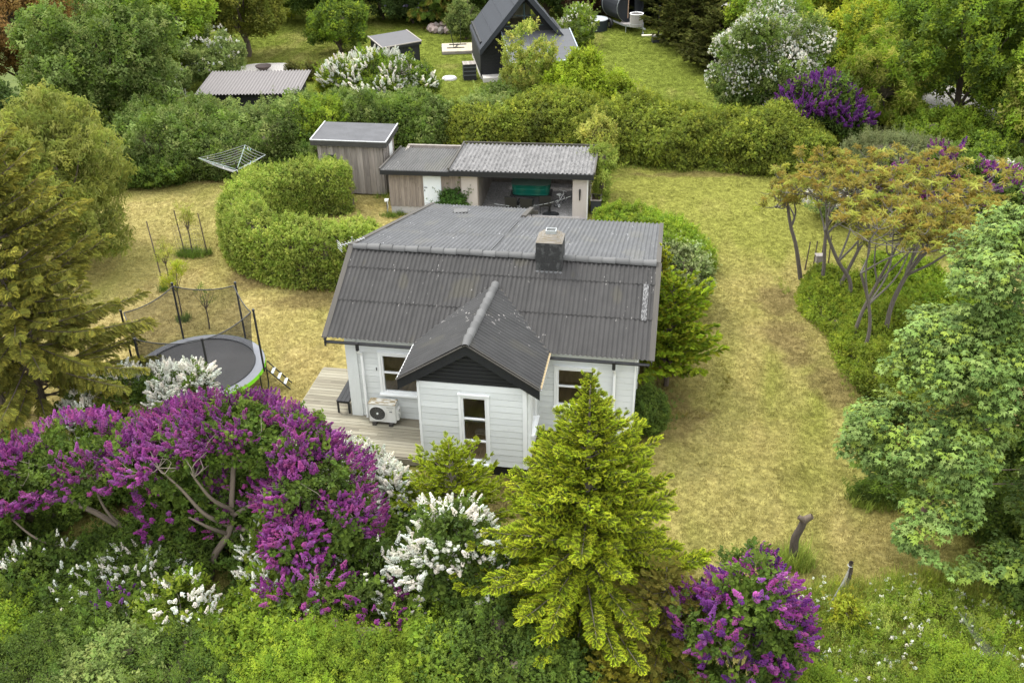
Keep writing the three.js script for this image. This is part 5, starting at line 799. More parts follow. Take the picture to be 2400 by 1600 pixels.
lilac('white_lilac', 'white lilac filling the gap between trampoline and purple lilac', -10.4, -23.5, [[-0.8, 1.35, 0, 1.1, 0.9, 0.8], [0.5, 1.5, 0.1, 1.0, 0.9, 0.8], [1.5, 1.9, 0.25, 0.5, 0.8, 0.5], [-1.7, 1.1, 0.4, 1.0, 0.8, 0.8]], { leaves: 900, blooms: 1000, bloom: P.white, seed: 121, solid: 0.6, pal: P.mid, inner: 0.6, bgap: 0.36 });
lilac('white_lilac', 'white lilac running down beside the deck edge', -3.7, -19.5, [[-0.55, 1.75, -0.2, 0.75, 0.8, 0.6], [0.1, 1.5, 0.1, 0.7, 0.9, 0.65], [0.65, 1.2, 0.35, 0.6, 0.9, 0.6]], { leaves: 650, blooms: 760, bloom: P.white, seed: 131, solid: 0.6, pal: P.bright, inner: 0.6, bgap: 0.34 });
lilac('white_lilac', 'rounded white lilac in front of the small golden spruce', -1.38, -16.25, [[0.05, 2.5, 0, 0.85, 0.95, 0.8], [-0.35, 1.9, 0.2, 0.8, 0.8, 0.75], [0.45, 1.7, 0.3, 0.75, 0.9, 0.75], [0.2, 1.1, 0.5, 0.7, 0.7, 0.7]], { leaves: 900, blooms: 360, bloom: P.white, seed: 141, solid: 0.5, pal: P.mid, inner: 0.6, bgap: 0.42 });
[[-8.85, -17.05, 1.15, 0.85, 151, 'white lilac tuft under the pale twisted limbs', 190], [-7.45, -15.85, 1.35, 0.75, 152, 'white lilac tuft at the foot of the curved lilac trunk', 170], [-11.2, -17.2, 1.2, 0.8, 153, 'sparse white lilac below the violet blooms at the frame edge', 110], [-5.1, -16.6, 1.5, 0.8, 154, 'white flecked lilac shoots under the spreading purple crown', 150], [-3.15, -16.4, 1.5, 0.85, 155, 'loose white lilac shoots between purple lilac and round white lilac', 150], [-5.7, -17.5, 1.7, 0.55, 156, 'small white lilac spray beside the curved trunk fork', 70]].forEach(([x, z, y, r, s, l, n]) => lilac('white_lilac', l, x, z, [[0, y * 0.72, 0, r * 1.1, y * 0.55, r], [r * 0.7, y * 0.5, r * 0.5, r, y * 0.5, r], [-r * 0.7, y * 0.5, r * 0.2, r, y * 0.5, r]], { leaves: 620, blooms: n, bloom: P.white, seed: s, solid: 0.4, pal: s % 2 ? P.mid : P.bright, inner: 0.62, size: 0.78, bgap: 0.5, bfreq: 2.2 }));
[[-4.6, -16.0, 1.5, 0.95, 161, 'purple lilac shoots hanging over the green thicket near the white sprays', 130], [-3.0, -15.6, 1.2, 0.7, 162, 'sparse purple lilac shoots low beside the round white lilac', 55], [-8.9, -15.9, 1.0, 0.7, 163, 'few violet lilac shoots low in the thicket', 32], [-8.2, -18.6, 2.3, 1.2, 164, 'purple lilac shoots seen below the crown behind the curved trunk', 150], [-6.3, -18.6, 2.2, 1.1, 165, 'purple lilac shoots under the crown towards the deck', 120]].forEach(([x, z, y, r, s, l, n]) => lilac('purple_lilac_shoots', l, x, z, [[0, y * 0.75, 0, r, y * 0.55, r * 0.9]], { leaves: s > 163 ? 520 : 300, blooms: n, bloom: s === 163 ? P.violet : P.purple, seed: s, solid: 0.5, inner: 0.6, bgap: 0.4, bfreq: 2 }));
lilac('purple_lilac', 'upright purple lilac beside the flower meadow', 4.55, -13.9, [[0.05, 2.8, 0, 0.85, 1.0, 0.8], [-0.65, 2.25, 0.15, 0.75, 0.85, 0.75], [0.6, 2.1, 0.2, 0.75, 0.9, 0.75], [0.0, 1.4, 0.3, 0.95, 0.9, 0.9]], { leaves: 1000, blooms: 470, bloom: P.violet.concat(P.purple), seed: 171, solid: 0.45, pal: P.mid, inner: 0.6, bgap: 0.38, bfreq: 1.9, size: 1.1 });

conifer('spruce_tree', 'tall young spruce with lime new shoots before the porch', 1.5, -15.9, 6.75, 3.1, { pal: [[0.125, 0.15, 0.02], [0.09, 0.12, 0.018], [0.15, 0.17, 0.022]], tipPal: [[0.43, 0.50, 0.026], [0.36, 0.45, 0.024], [0.50, 0.55, 0.04]], seed: 3, step: 0.17, per: 10, size: 0.62, droopTop: 0.75, droopLow: -0.25, shape: 1.0, from: 0.5, trunk: 0.13, wood: barkPale, tipShare: 1.2, zig: 0.09, slim: 0.3 });
conifer('golden_spruce', 'small golden spruce by the porch corner', -1.55, -18.85, 3.15, 1.6, { pal: [[0.20, 0.235, 0.02], [0.155, 0.195, 0.018]], tipPal: [[0.43, 0.50, 0.025], [0.37, 0.46, 0.025]], seed: 5, step: 0.15, per: 9, size: 0.48, zig: 0.11, slim: 0.3, droopTop: 0.8, droopLow: 0.0, shape: 0.75, from: 0.15, trunk: 0.06, wood: barkPale });
conifer('spruce_tree', 'dull olive spruce behind the upright purple lilac', 3.0, -14.5, 3.2, 1.45, { pal: P.olive, tipPal: [[0.20, 0.185, 0.035]], seed: 7, step: 0.18, per: 9, size: 0.55, zig: 0.12, droopTop: 0.4, droopLow: -0.1, shape: 0.6, from: 0.2 });
conifer('golden_cypress', 'low golden cypress at the near frame edge', 1.95, -13.7, 1.5, 1.0, { pal: [[0.38, 0.34, 0.04], [0.30, 0.28, 0.035]], seed: 9, step: 0.12, per: 9, size: 0.6, zig: 0.12, droopTop: 0.9, droopLow: 0.35, shape: 0.6, from: 0.2, geoOld: G.fan });
conifer('norway_spruce', 'tall olive spruce with hanging branches beside the trampoline', -13.6, -23.6, 9.3, 3.5, { pal: [[0.225, 0.222, 0.045], [0.175, 0.178, 0.035], [0.255, 0.248, 0.05], [0.155, 0.16, 0.03]], tipPal: [[0.35, 0.335, 0.055]], tipShare: 0.4, seed: 11, step: 0.25, per: 9, size: 0.72, droopTop: 0.6, droopLow: -0.35, shape: 0.5, from: 1.6, trunk: 0.2, hang: 0.6, zig: 0.1 });
{ const t = thing('spruce_snag', 'second bare leaning trunk at the foot of the tall olive spruce', 'tree', -13.9, 0, -22.2); part(t, 'trunk', limb([V(0, -0.1, 0), V(-0.1, 1.5, -0.2), V(-0.2, 3.5, -0.5), V(0.1, 6, -0.9)], 0.13, 0.06, 8, 14), bark); part(t, 'dead_branches', merge(Array.from({ length: 16 }, (_, i) => { const y = 1.6 + i * 0.26, a = i * 2.4; return limb([V(-0.12, y, -0.3), V(-0.12 + 0.6 * Math.cos(a), y + 0.1, -0.3 + 0.6 * Math.sin(a)), V(-0.12 + 1.2 * Math.cos(a), y - 0.15, -0.3 + 1.2 * Math.sin(a))], 0.02, 0.006, 4, 5); })), bark); }

{ // maple at the frame edge
  const t = thing('maple_tree', 'broad leaved maple leaning in over the meadow and dry lawn', 'tree', 10.7, 0, -19.6);
  const L = [[0.6, 7.4, 0.3, 1.9, 1.2, 1.8], [1.3, 5.6, 0.9, 2.2, 1.3, 1.9], [-0.6, 5.4, 0.5, 1.6, 1.0, 1.5], [-1.6, 3.1, 0.6, 1.15, 0.85, 1.1], [-0.1, 3.6, 1.6, 1.7, 1.0, 1.4], [1.7, 3.2, 2.2, 1.7, 1.1, 1.3], [-1.3, 1.9, 2.4, 1.1, 0.7, 0.9], [0.0, 1.7, 3.0, 1.2, 0.8, 0.9], [1.2, 1.9, 3.2, 1.1, 0.9, 0.9], [0.2, 2.6, 2.4, 1.3, 0.8, 0.9], [2.1, 8.6, -0.2, 1.6, 1.0, 1.5], [1.6, 1.5, 4.3, 1.0, 0.8, 0.8], [3.6, 3.4, 0.9, 1.5, 1.2, 1.4], [3.5, 2.0, 2.4, 1.2, 1.0, 1.1], [3.4, 1.6, 0.4, 1.3, 1.0, 1.2], [3.8, 5.8, 0.6, 1.4, 1.2, 1.4], [2.6, 2.2, 3.4, 1.2, 1.0, 1.1], [2.9, 4.6, 1.8, 1.6, 1.3, 1.5], [2.3, 3.1, 2.4, 1.4, 1.0, 1.2], [2.0, 1.7, 2.2, 1.1, 0.8, 0.9]];
  part(t, 'trunk', limb([V(0, -0.1, 0), V(0.05, 1.2, 0.1), V(0.3, 3.2, 0.3), V(0.5, 5.5, 0.4), V(0.7, 7.2, 0.3)], 0.19, 0.05, 10, 16), mat(0.15, 0.095, 0.07, 0.95, { map: grainTex }));
  part(t, 'branches', merge(L.filter(l => l[2] < 2).map((l, i) => branches(V(0.1 + 0.05 * l[1], Math.max(1.1, l[1] * 0.75), 0.15), [0, 1].map(k => V(l[0] + 0.5 * l[3] * Math.cos(k * 1.6 + i), l[1] + 0.25 * l[4] * Math.sin(k), l[2] + 0.5 * l[5] * Math.sin(k * 1.6 + i))), 0.025, i + 3, 0.7))), bark);
  const r = RNG(515), pts = cloud(L, 13500, r, { seed: 33, inner: 0.35, gap: 0.42, freq: 0.9, lump: 0.4 });
  instanced(t, 'crown', G.maple, M.gloss, pts.map(p => [p[0], p[1], p[2], p[3] * 0.5 + (r() - 0.5) * 0.5, 1, p[5] * 0.5 + (r() - 0.5) * 0.5, 0.52 + 0.42 * r(), ...tint(P.maple, r, 1)]), 34);
}

// ---------- foreground thicket along the near edge ----------
[[-12.2, -15.9, 1.2, 1.2, 'bright', 'fine', 'bright green thicket shrub in the near corner of the plot'], [-10.4, -14.6, 1.1, 1.3, 'mid', 'fine', 'feathery green shrub below the white tufts'], [-9.3, -15.6, 1.0, 1.15, 'mid', 'mid', 'leafy shrub under the leaning lilac limbs'], [-8.5, -14.3, 1.2, 1.2, 'grey', 'small', 'grey green spiraea shrub in the near thicket'], [-7.0, -14.5, 1.25, 1.3, 'mid', 'fine', 'dense small leaved shrub under the curved lilac trunk'], [-5.7, -14.9, 1.3, 1.25, 'bright', 'mid', 'fresh green shrub beneath the spreading purple crown'], [-4.6, -14.2, 1.4, 1.2, 'bright', 'fine', 'yellow green fine leaved shrub in the near thicket'], [-3.3, -14.3, 1.5, 1.2, 'bright', 'fine', 'glowing green shrub below the sparse purple shoots'], [-2.1, -14.2, 1.35, 1.3, 'bright', 'mid', 'leafy lilac suckers below the rounded white lilac'], [-0.6, -14.3, 1.75, 1.35, 'mid', 'small', 'full green shrub at the foot of the tall young spruce'], [0.6, -13.7, 1.55, 1.1, 'mid', 'mid', 'broad leaved shrub next to the low golden cypress'], [-10.5, -17.0, 0.9, 1.4, 'mid', 'mid', 'dark understory shrub behind the sparse white lilac'], [-8.6, -18.4, 1.2, 1.3, 'mid', 'mid', 'shaded shrub behind the twisted lilac limbs'], [-5.6, -17.0, 0.8, 1.0, 'mid', 'mid', 'shaded shrub at the root of the curved trunk'], [-4.9, -18.3, 1.3, 1.4, 'mid', 'mid', 'shaded shrub under the purple crown by the deck'], [-2.9, -17.9, 1.2, 1.1, 'mid', 'mid', 'dark green shrub between deck corner and golden spruce'], [0.0, -17.0, 1.1, 1.1, 'mid', 'small', 'dark shrub between the two spruces'], [2.3, -15.6, 1.0, 1.1, 'mid', 'small', 'dark shrub behind the dull olive spruce'], [6.0, -13.4, 0.8, 0.9, 'bright', 'fine', 'feathery herb clump beside the upright purple lilac'], [9.4, -13.7, 0.9, 1.1, 'bright', 'fine', 'green shrub in the near corner under the maple'], [-7.2, -18.9, 1.6, 1.5, 'mid', 'big', 'leafy lilac suckers behind the curved trunk'], [-9.6, -17.8, 1.1, 1.2, 'mid', 'big', 'leafy lilac suckers below the pale twisted limbs'], [4.0, -13.0, 1.2, 1.1, 'mid', 'mid', 'leafy shrub at the foot of the upright purple lilac'], [-12.6, -17.2, 1.3, 1.3, 'mid', 'mid', 'green shrub beside the sparse white lilac at the frame edge'], [-12.6, -19.8, 1.5, 1.3, 'mid', 'mid', 'dark shrub beneath the trunks of the tall olive spruce'], [-11.2, -21.6, 1.1, 1.3, 'mid', 'mid', 'dark shrub between spruce trunks and white lilac'], [-8.9, -21.4, 1.2, 1.2, 'mid', 'mid', 'dark shrub behind the purple lilacs near the trampoline'], [-6.6, -20.0, 1.4, 1.2, 'mid', 'mid', 'dark shrub between purple lilac and deck edge']].forEach(([x, z, h, r, p, g, l], i) =>
  bush('thicket_shrub', l, x, z, [[0, h * 0.5, 0, r, h * 0.5, r], [r * 0.5, h * 0.55, r * 0.35, r * 0.6, h * 0.42, r * 0.6], [-r * 0.55, h * 0.5, 0.2, r * 0.6, h * 0.42, r * 0.6], [0.1, h * 0.75, -r * 0.3, r * 0.5, h * 0.35, r * 0.5]], { pal: P[p], geo: G[g], n: g === 'fine' ? 1300 : 950, size: g === 'fine' ? 1.1 : g === 'small' ? 1.05 : g === 'big' ? 0.62 : 0.9, seed: 200 + i, solid: 0.62, gap: 0.28, group: 'thicket along the near edge', stems: 4, cat: 'shrub' }));

// ---------- round the cottage ----------
bush('box_bush', 'round clipped box bush at the cottage corner', 3.85, -23.45, [[0, 0.72, 0, 0.62, 0.72, 0.62]], { pal: P.mid, geo: G.small, n: 620, size: 0.8, seed: 301, gap: 0.1, solid: 0.75, lump: 0.12 });
conifer('golden_cypress', 'spreading golden cypress against the cottage side', 4.85, -26.0, 3.6, 1.65, { pal: P.cyp.concat([[0.34, 0.37, 0.03]]), seed: 13, step: 0.17, per: 9, size: 0.7, zig: 0.13, droopTop: 1.0, droopLow: 0.15, shape: 0.55, from: 0.6, geoOld: G.fan, trunk: 0.09 });
conifer('golden_cypress', 'slim yellow tipped cypress behind the spreading one at the gable', 4.75, -27.6, 3.9, 0.8, { pal: P.lime, seed: 15, step: 0.16, per: 8, size: 0.65, zig: 0.12, droopTop: 1.2, droopLow: 0.5, shape: 0.6, from: 0.4, geoOld: G.fan, trunk: 0.06 });
bush('cherry_laurel', 'glossy cherry laurel beside the cottage gable', 5.95, -30.8, [[0, 1.25, 0, 1.05, 1.25, 1.3], [0.2, 1.15, -0.7, 0.85, 1.0, 0.9]], { pal: [[0.20, 0.24, 0.08], [0.15, 0.20, 0.05], [0.25, 0.29, 0.12]], geo: G.big, n: 900, size: 0.75, seed: 303, gap: 0.15, solid: 0.75, m: M.gloss });
hedge('low_hedge', 'low loose hedge behind the cottage corner', [[3.6, -37.7], [5.2, -37.4], [6.4, -36.5], [6.9, -34.8], [6.8, -33.2]], 1.6, 0.9, { pal: P.bright, geo: G.small, n: 2200, size: 1.1, seed: 305 });
bush('carport_bush', 'dense green bush before the white store door', -2.45, -39.9, [[0, 0.6, 0, 0.66, 0.6, 0.6]], { pal: [[0.06, 0.13, 0.02], [0.08, 0.16, 0.025]], geo: G.small, n: 420, size: 0.95, seed: 307, gap: 0.15, solid: 0.75, lump: 0.15 });
hedge('clipped_hedge', 'tall clipped hedge curving in a C between cottage and shed', [[-4.9, -34.3], [-6.6, -33.75], [-8.5, -34.05], [-10.2, -35.4], [-11.0, -37.4], [-10.5, -39.5], [-8.9, -40.6], [-6.9, -40.75]], 1.65, u => 2.15 + 0.2 * u, { pal: P.hedge, geo: G.mid, n: 8500, size: 0.78, seed: 309, flatTop: 0.8, rough: 0.15 });
bush('climbing_shrub', 'leafy climber on the carport end', 4.05, -40.3, [[0, 1.0, 0, 0.3, 1.0, 0.6], [0.1, 1.7, -1.6, 0.7, 0.7, 1.0]], { pal: P.hedge, geo: G.small, n: 420, seed: 311, gap: 0.3, solid: 0.4 });
bush('hedge_shoot', 'pale young shrub rising behind the carport roof', 4.3, -45.2, [[0, 1.7, 0, 0.8, 0.9, 0.8]], { pal: P.wil, geo: G.mid, n: 320, seed: 313 });

// ---------- rear hedge ----------
hedge('rear_hedge', 'dark feathery rear hedge behind shed and clothes dryer', [[-25, -44.4], [-20, -45.6], [-15.5, -46.6], [-11, -47.6], [-6.5, -48.6], [-2.5, -49.2]], u => 5.2 - 0.8 * u, u => 2.5 + 0.35 * Math.sin(u * 19) + 0.25 * Math.sin(u * 43), { pal: P.mid.concat(P.grey), geo: G.small.concat(G.fine), n: 11000, size: 1.6, seed: 321, flatTop: 0.25, rough: 0.32 });
hedge('rear_hedge', 'sprawling light green rear hedge behind the carport', [[-3.5, -48.6], [0.5, -48.6], [4.5, -48.2], [8.5, -47.4], [12.5, -46.2], [15.6, -45.0]], 5.0, u => (2.3 + 0.2 * Math.sin(u * 23)) * (u > 0.8 ? 1 - 1.4 * (u - 0.8) : 1), { pal: [[0.20, 0.235, 0.025], [0.16, 0.20, 0.022], [0.24, 0.27, 0.03], [0.14, 0.175, 0.02]], geo: G.mid.concat(G.small), n: 12000, size: 1.25, seed: 323, flatTop: 0.35, rough: 0.28 });
[[-17.8, -47.5, 2.9, 1.6, 'bushy shrub rising from the rear hedge near the pale trees', 'mid'], [-12.3, -48.6, 2.6, 1.5, 'rounded shrub rising from the rear hedge behind the dryer', 'grey'], [-9.2, -47.2, 3.2, 1.2, 'yellow green shrub behind the tall grey shed', 'bright'], [-5.6, -48.0, 2.7, 1.3, 'dark shrub behind the tall grey shed corner', 'mid'], [-21.5, -44.2, 3.4, 2.0, 'thick shrub at the far end of the rear hedge', 'mid'], [-1.2, -49.3, 2.5, 1.4, 'grey green shrub where the two rear hedges meet', 'grey'], [-14.8, -50.3, 1.9, 1.5, 'feathery shrub before the long dark store', 'grey'], [-10.5, -51.0, 2.0, 1.5, 'feathery shrub before the white lilac hedge', 'mid'], [-16.5, -44.4, 1.5, 1.3, 'low shrub at the foot of the rear hedge beside the lawn', 'mid']].forEach(([x, z, h, r, l, p], i) => bush('hedge_shrub', l, x, z, [[0, h * 0.55, 0, r, h * 0.45, r], [0.5 * r, h * 0.6, 0.3 * r, r * 0.6, h * 0.35, r * 0.6], [-0.5 * r, h * 0.5, 0.3 * r, r * 0.65, h * 0.38, r * 0.6]], { pal: P[p], geo: G.small, n: 620, size: 1.6, seed: 330 + i, stems: 4, group: 'shrubs grown up in the rear hedge' }));

// ---------- lawn saplings ----------
function sapling(label, x, z, h, r, n, pal) { const t = thing('fruit_sapling', label, 'sapling', x, 0, z, 0, 'young fruit trees on the dry lawn'), q = RNG(Math.round(x * 100)); part(t, 'trunk', limb([V(0, -0.05, 0), V(0.02, h * 0.35, 0), V(0, h * 0.6, 0.02)], 0.028, 0.018, 6, 8), barkDark); const tips = Array.from({ length: 9 }, (_, i) => V(r * Math.cos(i * 2.4) * (0.4 + 0.6 * q()), h * (0.7 + 0.3 * q()), r * Math.sin(i * 2.4) * (0.4 + 0.6 * q()))); part(t, 'branches', branches(V(0.01, h * 0.45, 0), tips, 0.014, 5, 0.15, 5), bark); if (n) foliage(t, tips.map(p => [p.x * 0.8, p.y * 0.9, p.z * 0.8, 0.22, 0.3, 0.22]), n, G.fine, 0.8, pal, Math.round(100 + h * 10), { gap: 0.2, inner: 0.1 }, M.leaf, 'crown'); return t; }
sapling('leafy sapling inside the wire guard', -12.95, -36.35, 2.3, 0.35, 60, P.wil); sapling('sapling tied to the tall thin stake', -13.0, -33.4, 2.1, 0.3, 55, P.wil);
sapling('yellow leaved sapling behind the trampoline net', -11.85, -30.95, 2.3, 0.42, 130, P.lime); sapling('bare vase shaped sapling behind the trampoline net', -10.65, -30.1, 1.75, 0.4, 12, P.mid);

// ---------- sumac grove ----------
{
  const r = RNG(808), trunks = [[11.0, -33.1, [[0, 0], [-0.35, 1.4], [-0.55, 2.0], [-0.75, 2.9]], 0.09, 'sumac tree nearest the nest box with a kinked trunk', [-0.9, 3.3, 0.9], 10], [11.2, -31.4, [[0, 0], [0.05, 1.2], [0.0, 2.4], [0.1, 3.2]], 0.085, 'straight sumac stem second from the lawn edge', [0.3, 4.2, 1.5], 26], [11.45, -30.9, [[0, 0], [0.35, 0.9], [0.8, 2.0], [1.2, 3.1]], 0.08, 'sumac stem leaning into the grove', [1.2, 4.4, 1.5], 26], [11.85, -30.3, [[0, 0], [0.02, 1.2], [-0.45, 1.9], [-1.0, 3.0]], 0.085, 'sumac stem bent towards the lawn', [-0.4, 4.5, 1.6], 30], [11.2, -27.9, [[0, 0], [0.3, 1.3], [0.7, 2.3], [1.1, 3.2]], 0.075, 'slender sumac stem at the spiraea edge', [1.3, 4.3, 1.5], 26], [11.15, -26.8, [[0, 0], [0.25, 1.2], [0.15, 2.1], [-0.2, 3.1]], 0.075, 'crooked sumac stem nearest the camera', [0.4, 4.6, 1.6], 30], [12.35, -27.8, [[0, 0], [0.02, 1.5], [0.4, 2.6], [0.9, 3.4]], 0.1, 'thick forked sumac trunk in the grove middle', [1.3, 4.4, 1.9], 40], [14.1, -31.2, [[0, 0], [0.1, 1.2], [0.4, 2.2], [0.3, 3.0]], 0.08, 'sumac tree standing deepest in the grove', [0.6, 4.2, 2.2], 44]];
  for (const [x, z, pl, r0, label, cr, nt] of trunks) {
    const t = thing('sumac_tree', label, 'tree', x, 0, z, 0, 'sumac grove'), wood = mat(0.13, 0.11, 0.092, 0.95, { map: grainTex }), top = V(pl[3][0], pl[3][1], -0.6), tips = [], limbs = [], rosettes = [];
    part(t, 'trunk', limb(pl.map((p, i) => V(p[0], p[1] - (i ? 0 : 0.1), -0.2 * i)), r0, r0 * 0.6, 8, 14), wood);
    const nf = Math.max(3, Math.round(nt / 6));
    for (let i = 0; i < nf; i++) {
      const a = i / nf * 6.28 + r(), f = V(cr[0] + cr[2] * 0.5 * Math.cos(a), cr[1] - 0.55 + 0.3 * r(), -0.7 + cr[2] * 0.5 * Math.sin(a)), s = i % 2 ? top : V(pl[2][0], pl[2][1], -0.4);
      limbs.push(limb([s, s.clone().lerp(f, 0.5).add(V((r() - 0.5) * 0.5, (r() - 0.6) * 0.3, (r() - 0.5) * 0.4)), f], r0 * 0.5, r0 * 0.25, 6, 7));
      for (let k = 0; k < 6; k++) { const b = r() * 6.28, d = cr[2] * (0.35 + 0.3 * r()), p = f.clone().add(V(d * 1.15 * Math.cos(b), 0.1 + 0.95 * r() - 0.12 * d, d * 1.15 * Math.sin(b))); limbs.push(limb([f, f.clone().lerp(p, 0.5).add(V((r() - 0.5) * 0.3, -0.06, (r() - 0.5) * 0.3)), p], r0 * 0.25, 0.012, 5, 5)); for (let m = 0; m < 4; m++) { const e = p.clone().add(V((r() - 0.5) * 0.75, 0.08 + 0.3 * r(), (r() - 0.5) * 0.75)); limbs.push(limb([p, p.clone().lerp(e, 0.5).add(V(0, -0.05, 0)), e], 0.013, 0.008, 4, 3)); rosettes.push(e); } }
    }
    part(t, 'limbs', merge(limbs), mat(0.155, 0.14, 0.12, 0.95, { map: grainTex }));
    instanced(t, 'crown', G.spiky, M.leaf, rosettes.filter((_, i) => i % 5).flatMap(e => [0, 1].slice(0, r() < 0.85 ? 2 : 1).map(k => [e.x + k * (r() - 0.5) * 0.3, e.y + (r() - 0.4) * 0.12, e.z + k * (r() - 0.5) * 0.3, (r() - 0.5) * 0.6, 1, (r() - 0.5) * 0.6, 0.75 + 0.5 * r(), ...tint(r() < 0.35 ? P.wil : P.gold, r, 1)])), 809);
  }
}
hedge('spiraea_bed', 'low spiraea bed spreading under the sumac grove', [[11.2, -32.6], [12.0, -31], [12.7, -29], [12.6, -27], [12.2, -25.2], [12.0, -23.8]], u => 2.6 + 0.7 * Math.sin(u * 3), u => 0.75 + 0.12 * Math.sin(u * 17), { pal: [[0.20, 0.26, 0.02], [0.16, 0.225, 0.02], [0.235, 0.28, 0.025]], geo: G.small.concat(G.fine), n: 4600, size: 1.15, seed: 341, flatTop: 0.5, rough: 0.35, cat: 'shrub bed' });
hedge('spiraea_bed', 'second spiraea bed behind the sumac grove', [[13.8, -33.5], [15, -31], [15.3, -28.5], [14.8, -26]], 3.0, 0.8, { pal: P.bright, geo: G.small, n: 2000, size: 1.3, seed: 343, flatTop: 0.5, rough: 0.35, cat: 'shrub bed' });
bush('golden_shrub', 'golden leaved shrub between spiraea bed and maple', 11.4, -22.6, [[0, 0.5, 0, 1.0, 0.5, 0.7], [1.3, 0.6, 0.2, 1.0, 0.6, 0.8]], { pal: [[0.30, 0.22, 0.04], [0.22, 0.18, 0.03]], geo: G.small, n: 600, size: 1, seed: 345 });
bush('meadow_shrub', 'yellow leaved young shrub standing in the flower meadow', 7.35, -15.6, [[0, 0.75, 0, 0.33, 0.3, 0.3]], { pal: P.lime, geo: G.mid, n: 60, size: 0.7, seed: 347, solid: 0, stems: 3 });
bush('grass_clump', 'overgrown weedy clump at the foot of the maple', 9.9, -20.3, [[0, 0.25, 0, 0.9, 0.3, 0.5]], { pal: P.mid, geo: G.narrow, n: 150, size: 0.8, seed: 349, solid: 0.5, stems: 0 });

[[7.0, -14.2, 'white flecked herb thicket beside the yellow leaved young shrub', 551], [8.3, -15.4, 'white flecked herb thicket in the meadow middle', 552], [9.6, -16.0, 'white flecked herb thicket under the maple tips', 553], [11.0, -15.4, 'white flecked herb thicket by the sheer netting', 554]].forEach(([x, z, l, s]) => bush('meadow_herbs', l, x, z, [[0, 0.3, 0, 0.95, 0.35, 0.7], [0.6, 0.28, 0.3, 0.7, 0.3, 0.6], [-0.6, 0.26, -0.2, 0.7, 0.3, 0.6]], { pal: P.hedge.concat(P.bright), geo: G.fine, n: 420, size: 0.95, seed: s, solid: 0, stems: 4, gap: 0.3, bloom: { n: 55, geo: G.bloom, pal: P.white, size: 0.62, gap: 0.45, freq: 2.5 }, cat: 'herbs', group: 'herb thickets in the meadow' }));
[[12.5, -18.8, 1.3, 'leafy shrub behind the maple at the frame edge'], [12.9, -21.4, 1.5, 'green shrub between golden shrub and maple'], [12.2, -16.6, 1.1, 'leafy shrub below the lowest maple boughs']].forEach(([x, z, h, l], i) => bush('edge_shrub', l, x, z, [[0, h * 0.5, 0, 1.2, h * 0.5, 1.0], [0.5, h * 0.6, 0.4, 0.8, h * 0.42, 0.7], [-0.6, h * 0.5, 0.1, 0.7, h * 0.4, 0.7]], { pal: i ? P.mid.concat(P.maple) : P.mid, geo: G.mid, n: 800, size: 0.9, seed: 560 + i, solid: 0.4, stems: 4, group: 'shrubs round the maple' }));

// ---------- background trees and shrubs ----------
const bg = 'trees round the neighbouring plot';
tree('willow', 'pale yellow green willow behind the tall olive spruce', -17.9, -35.6, 6.4, 3.4, { base: 0.6, pal: [[0.30, 0.33, 0.065], [0.26, 0.30, 0.055], [0.34, 0.36, 0.09]], geo: G.hang, n: 2300, size: 1.15, seed: 401, gap: 0.3, group: bg, solid: 0.3 });
tree('ash_tree', 'big silvery green ash tree behind the rear hedge', -20.6, -50.2, 7.6, 4.3, { base: 1.2, pal: P.grey.concat(P.mid), geo: G.far, n: 3000, size: 1.15, seed: 402, group: bg, gap: 0.36, solid: 0, inner: 0.4 });
tree('copper_tree', 'orange brown leaved tree in the far corner behind the ash', -28.5, -57.5, 8.2, 4.6, { base: 2, pal: P.rust, n: 2200, size: 1.3, seed: 403, group: bg });
tree('copper_tree', 'second orange brown tree beyond the silvery ash', -22.5, -66, 7.2, 3.6, { base: 2, pal: P.rust.concat(P.olive), n: 1300, size: 1.3, seed: 404, group: bg });
tree('green_tree', 'deep green tree beside the orange brown tree', -29.5, -48, 6.0, 3.6, { base: 1, pal: P.mid, n: 1500, size: 1.3, seed: 405, group: bg });
tree('green_tree', 'dark tree behind the willow at the frame edge', -24.5, -44.5, 4.6, 3.0, { base: 0.6, pal: P.dark, n: 1500, size: 1.25, seed: 406, group: bg });
tree('green_tree', 'fresh green tree between ash and the trunked lawn tree', -20.6, -61, 6.3, 3.3, { base: 1.0, pal: P.bright, n: 1700, size: 1.3, seed: 407, group: bg });
tree('lawn_tree', 'yellow green tree with bare dark trunk on the far lawn', -17.7, -67.8, 7.4, 3.4, { base: 1.5, pal: [[0.17, 0.19, 0.025], [0.14, 0.165, 0.02], [0.20, 0.21, 0.03]], n: 2100, size: 1.3, seed: 408, group: bg, trunk: 0.22, gap: 0.4, solid: 0 });
tree('lawn_tree', 'round fresh green tree standing free on the far lawn', -11.5, -68.5, 3.6, 2.2, { base: 0.5, pal: P.mid.concat(P.bright), n: 1100, size: 1.15, seed: 409, group: bg });
tree('green_tree', 'leafy tree closing the far lawn behind the free standing one', -13.8, -77.5, 6.5, 3.6, { base: 0.5, pal: P.mid, n: 1500, size: 1.4, seed: 410, group: bg });
tree('yellow_tree', 'yellowish tree in the gap beside the trunked lawn tree', -18.2, -79.5, 5.5, 3.2, { base: 0.5, pal: P.lime, n: 1100, size: 1.4, seed: 411, group: bg });
tree('green_tree', 'dark tree left of the mauve lilac', -9.6, -78.5, 6.2, 3.2, { base: 0.3, pal: P.dark, n: 1500, size: 1.4, seed: 412, group: bg });
tree('mauve_lilac', 'dark lilac with pale mauve blooms behind the black shed', -7.2, -77, 4.6, 2.4, { base: 0.3, pal: P.dark, n: 1100, size: 1.2, seed: 413, group: bg, bloom: { n: 110, geo: G.farBloom, pal: P.mauve, size: 1.1 } });
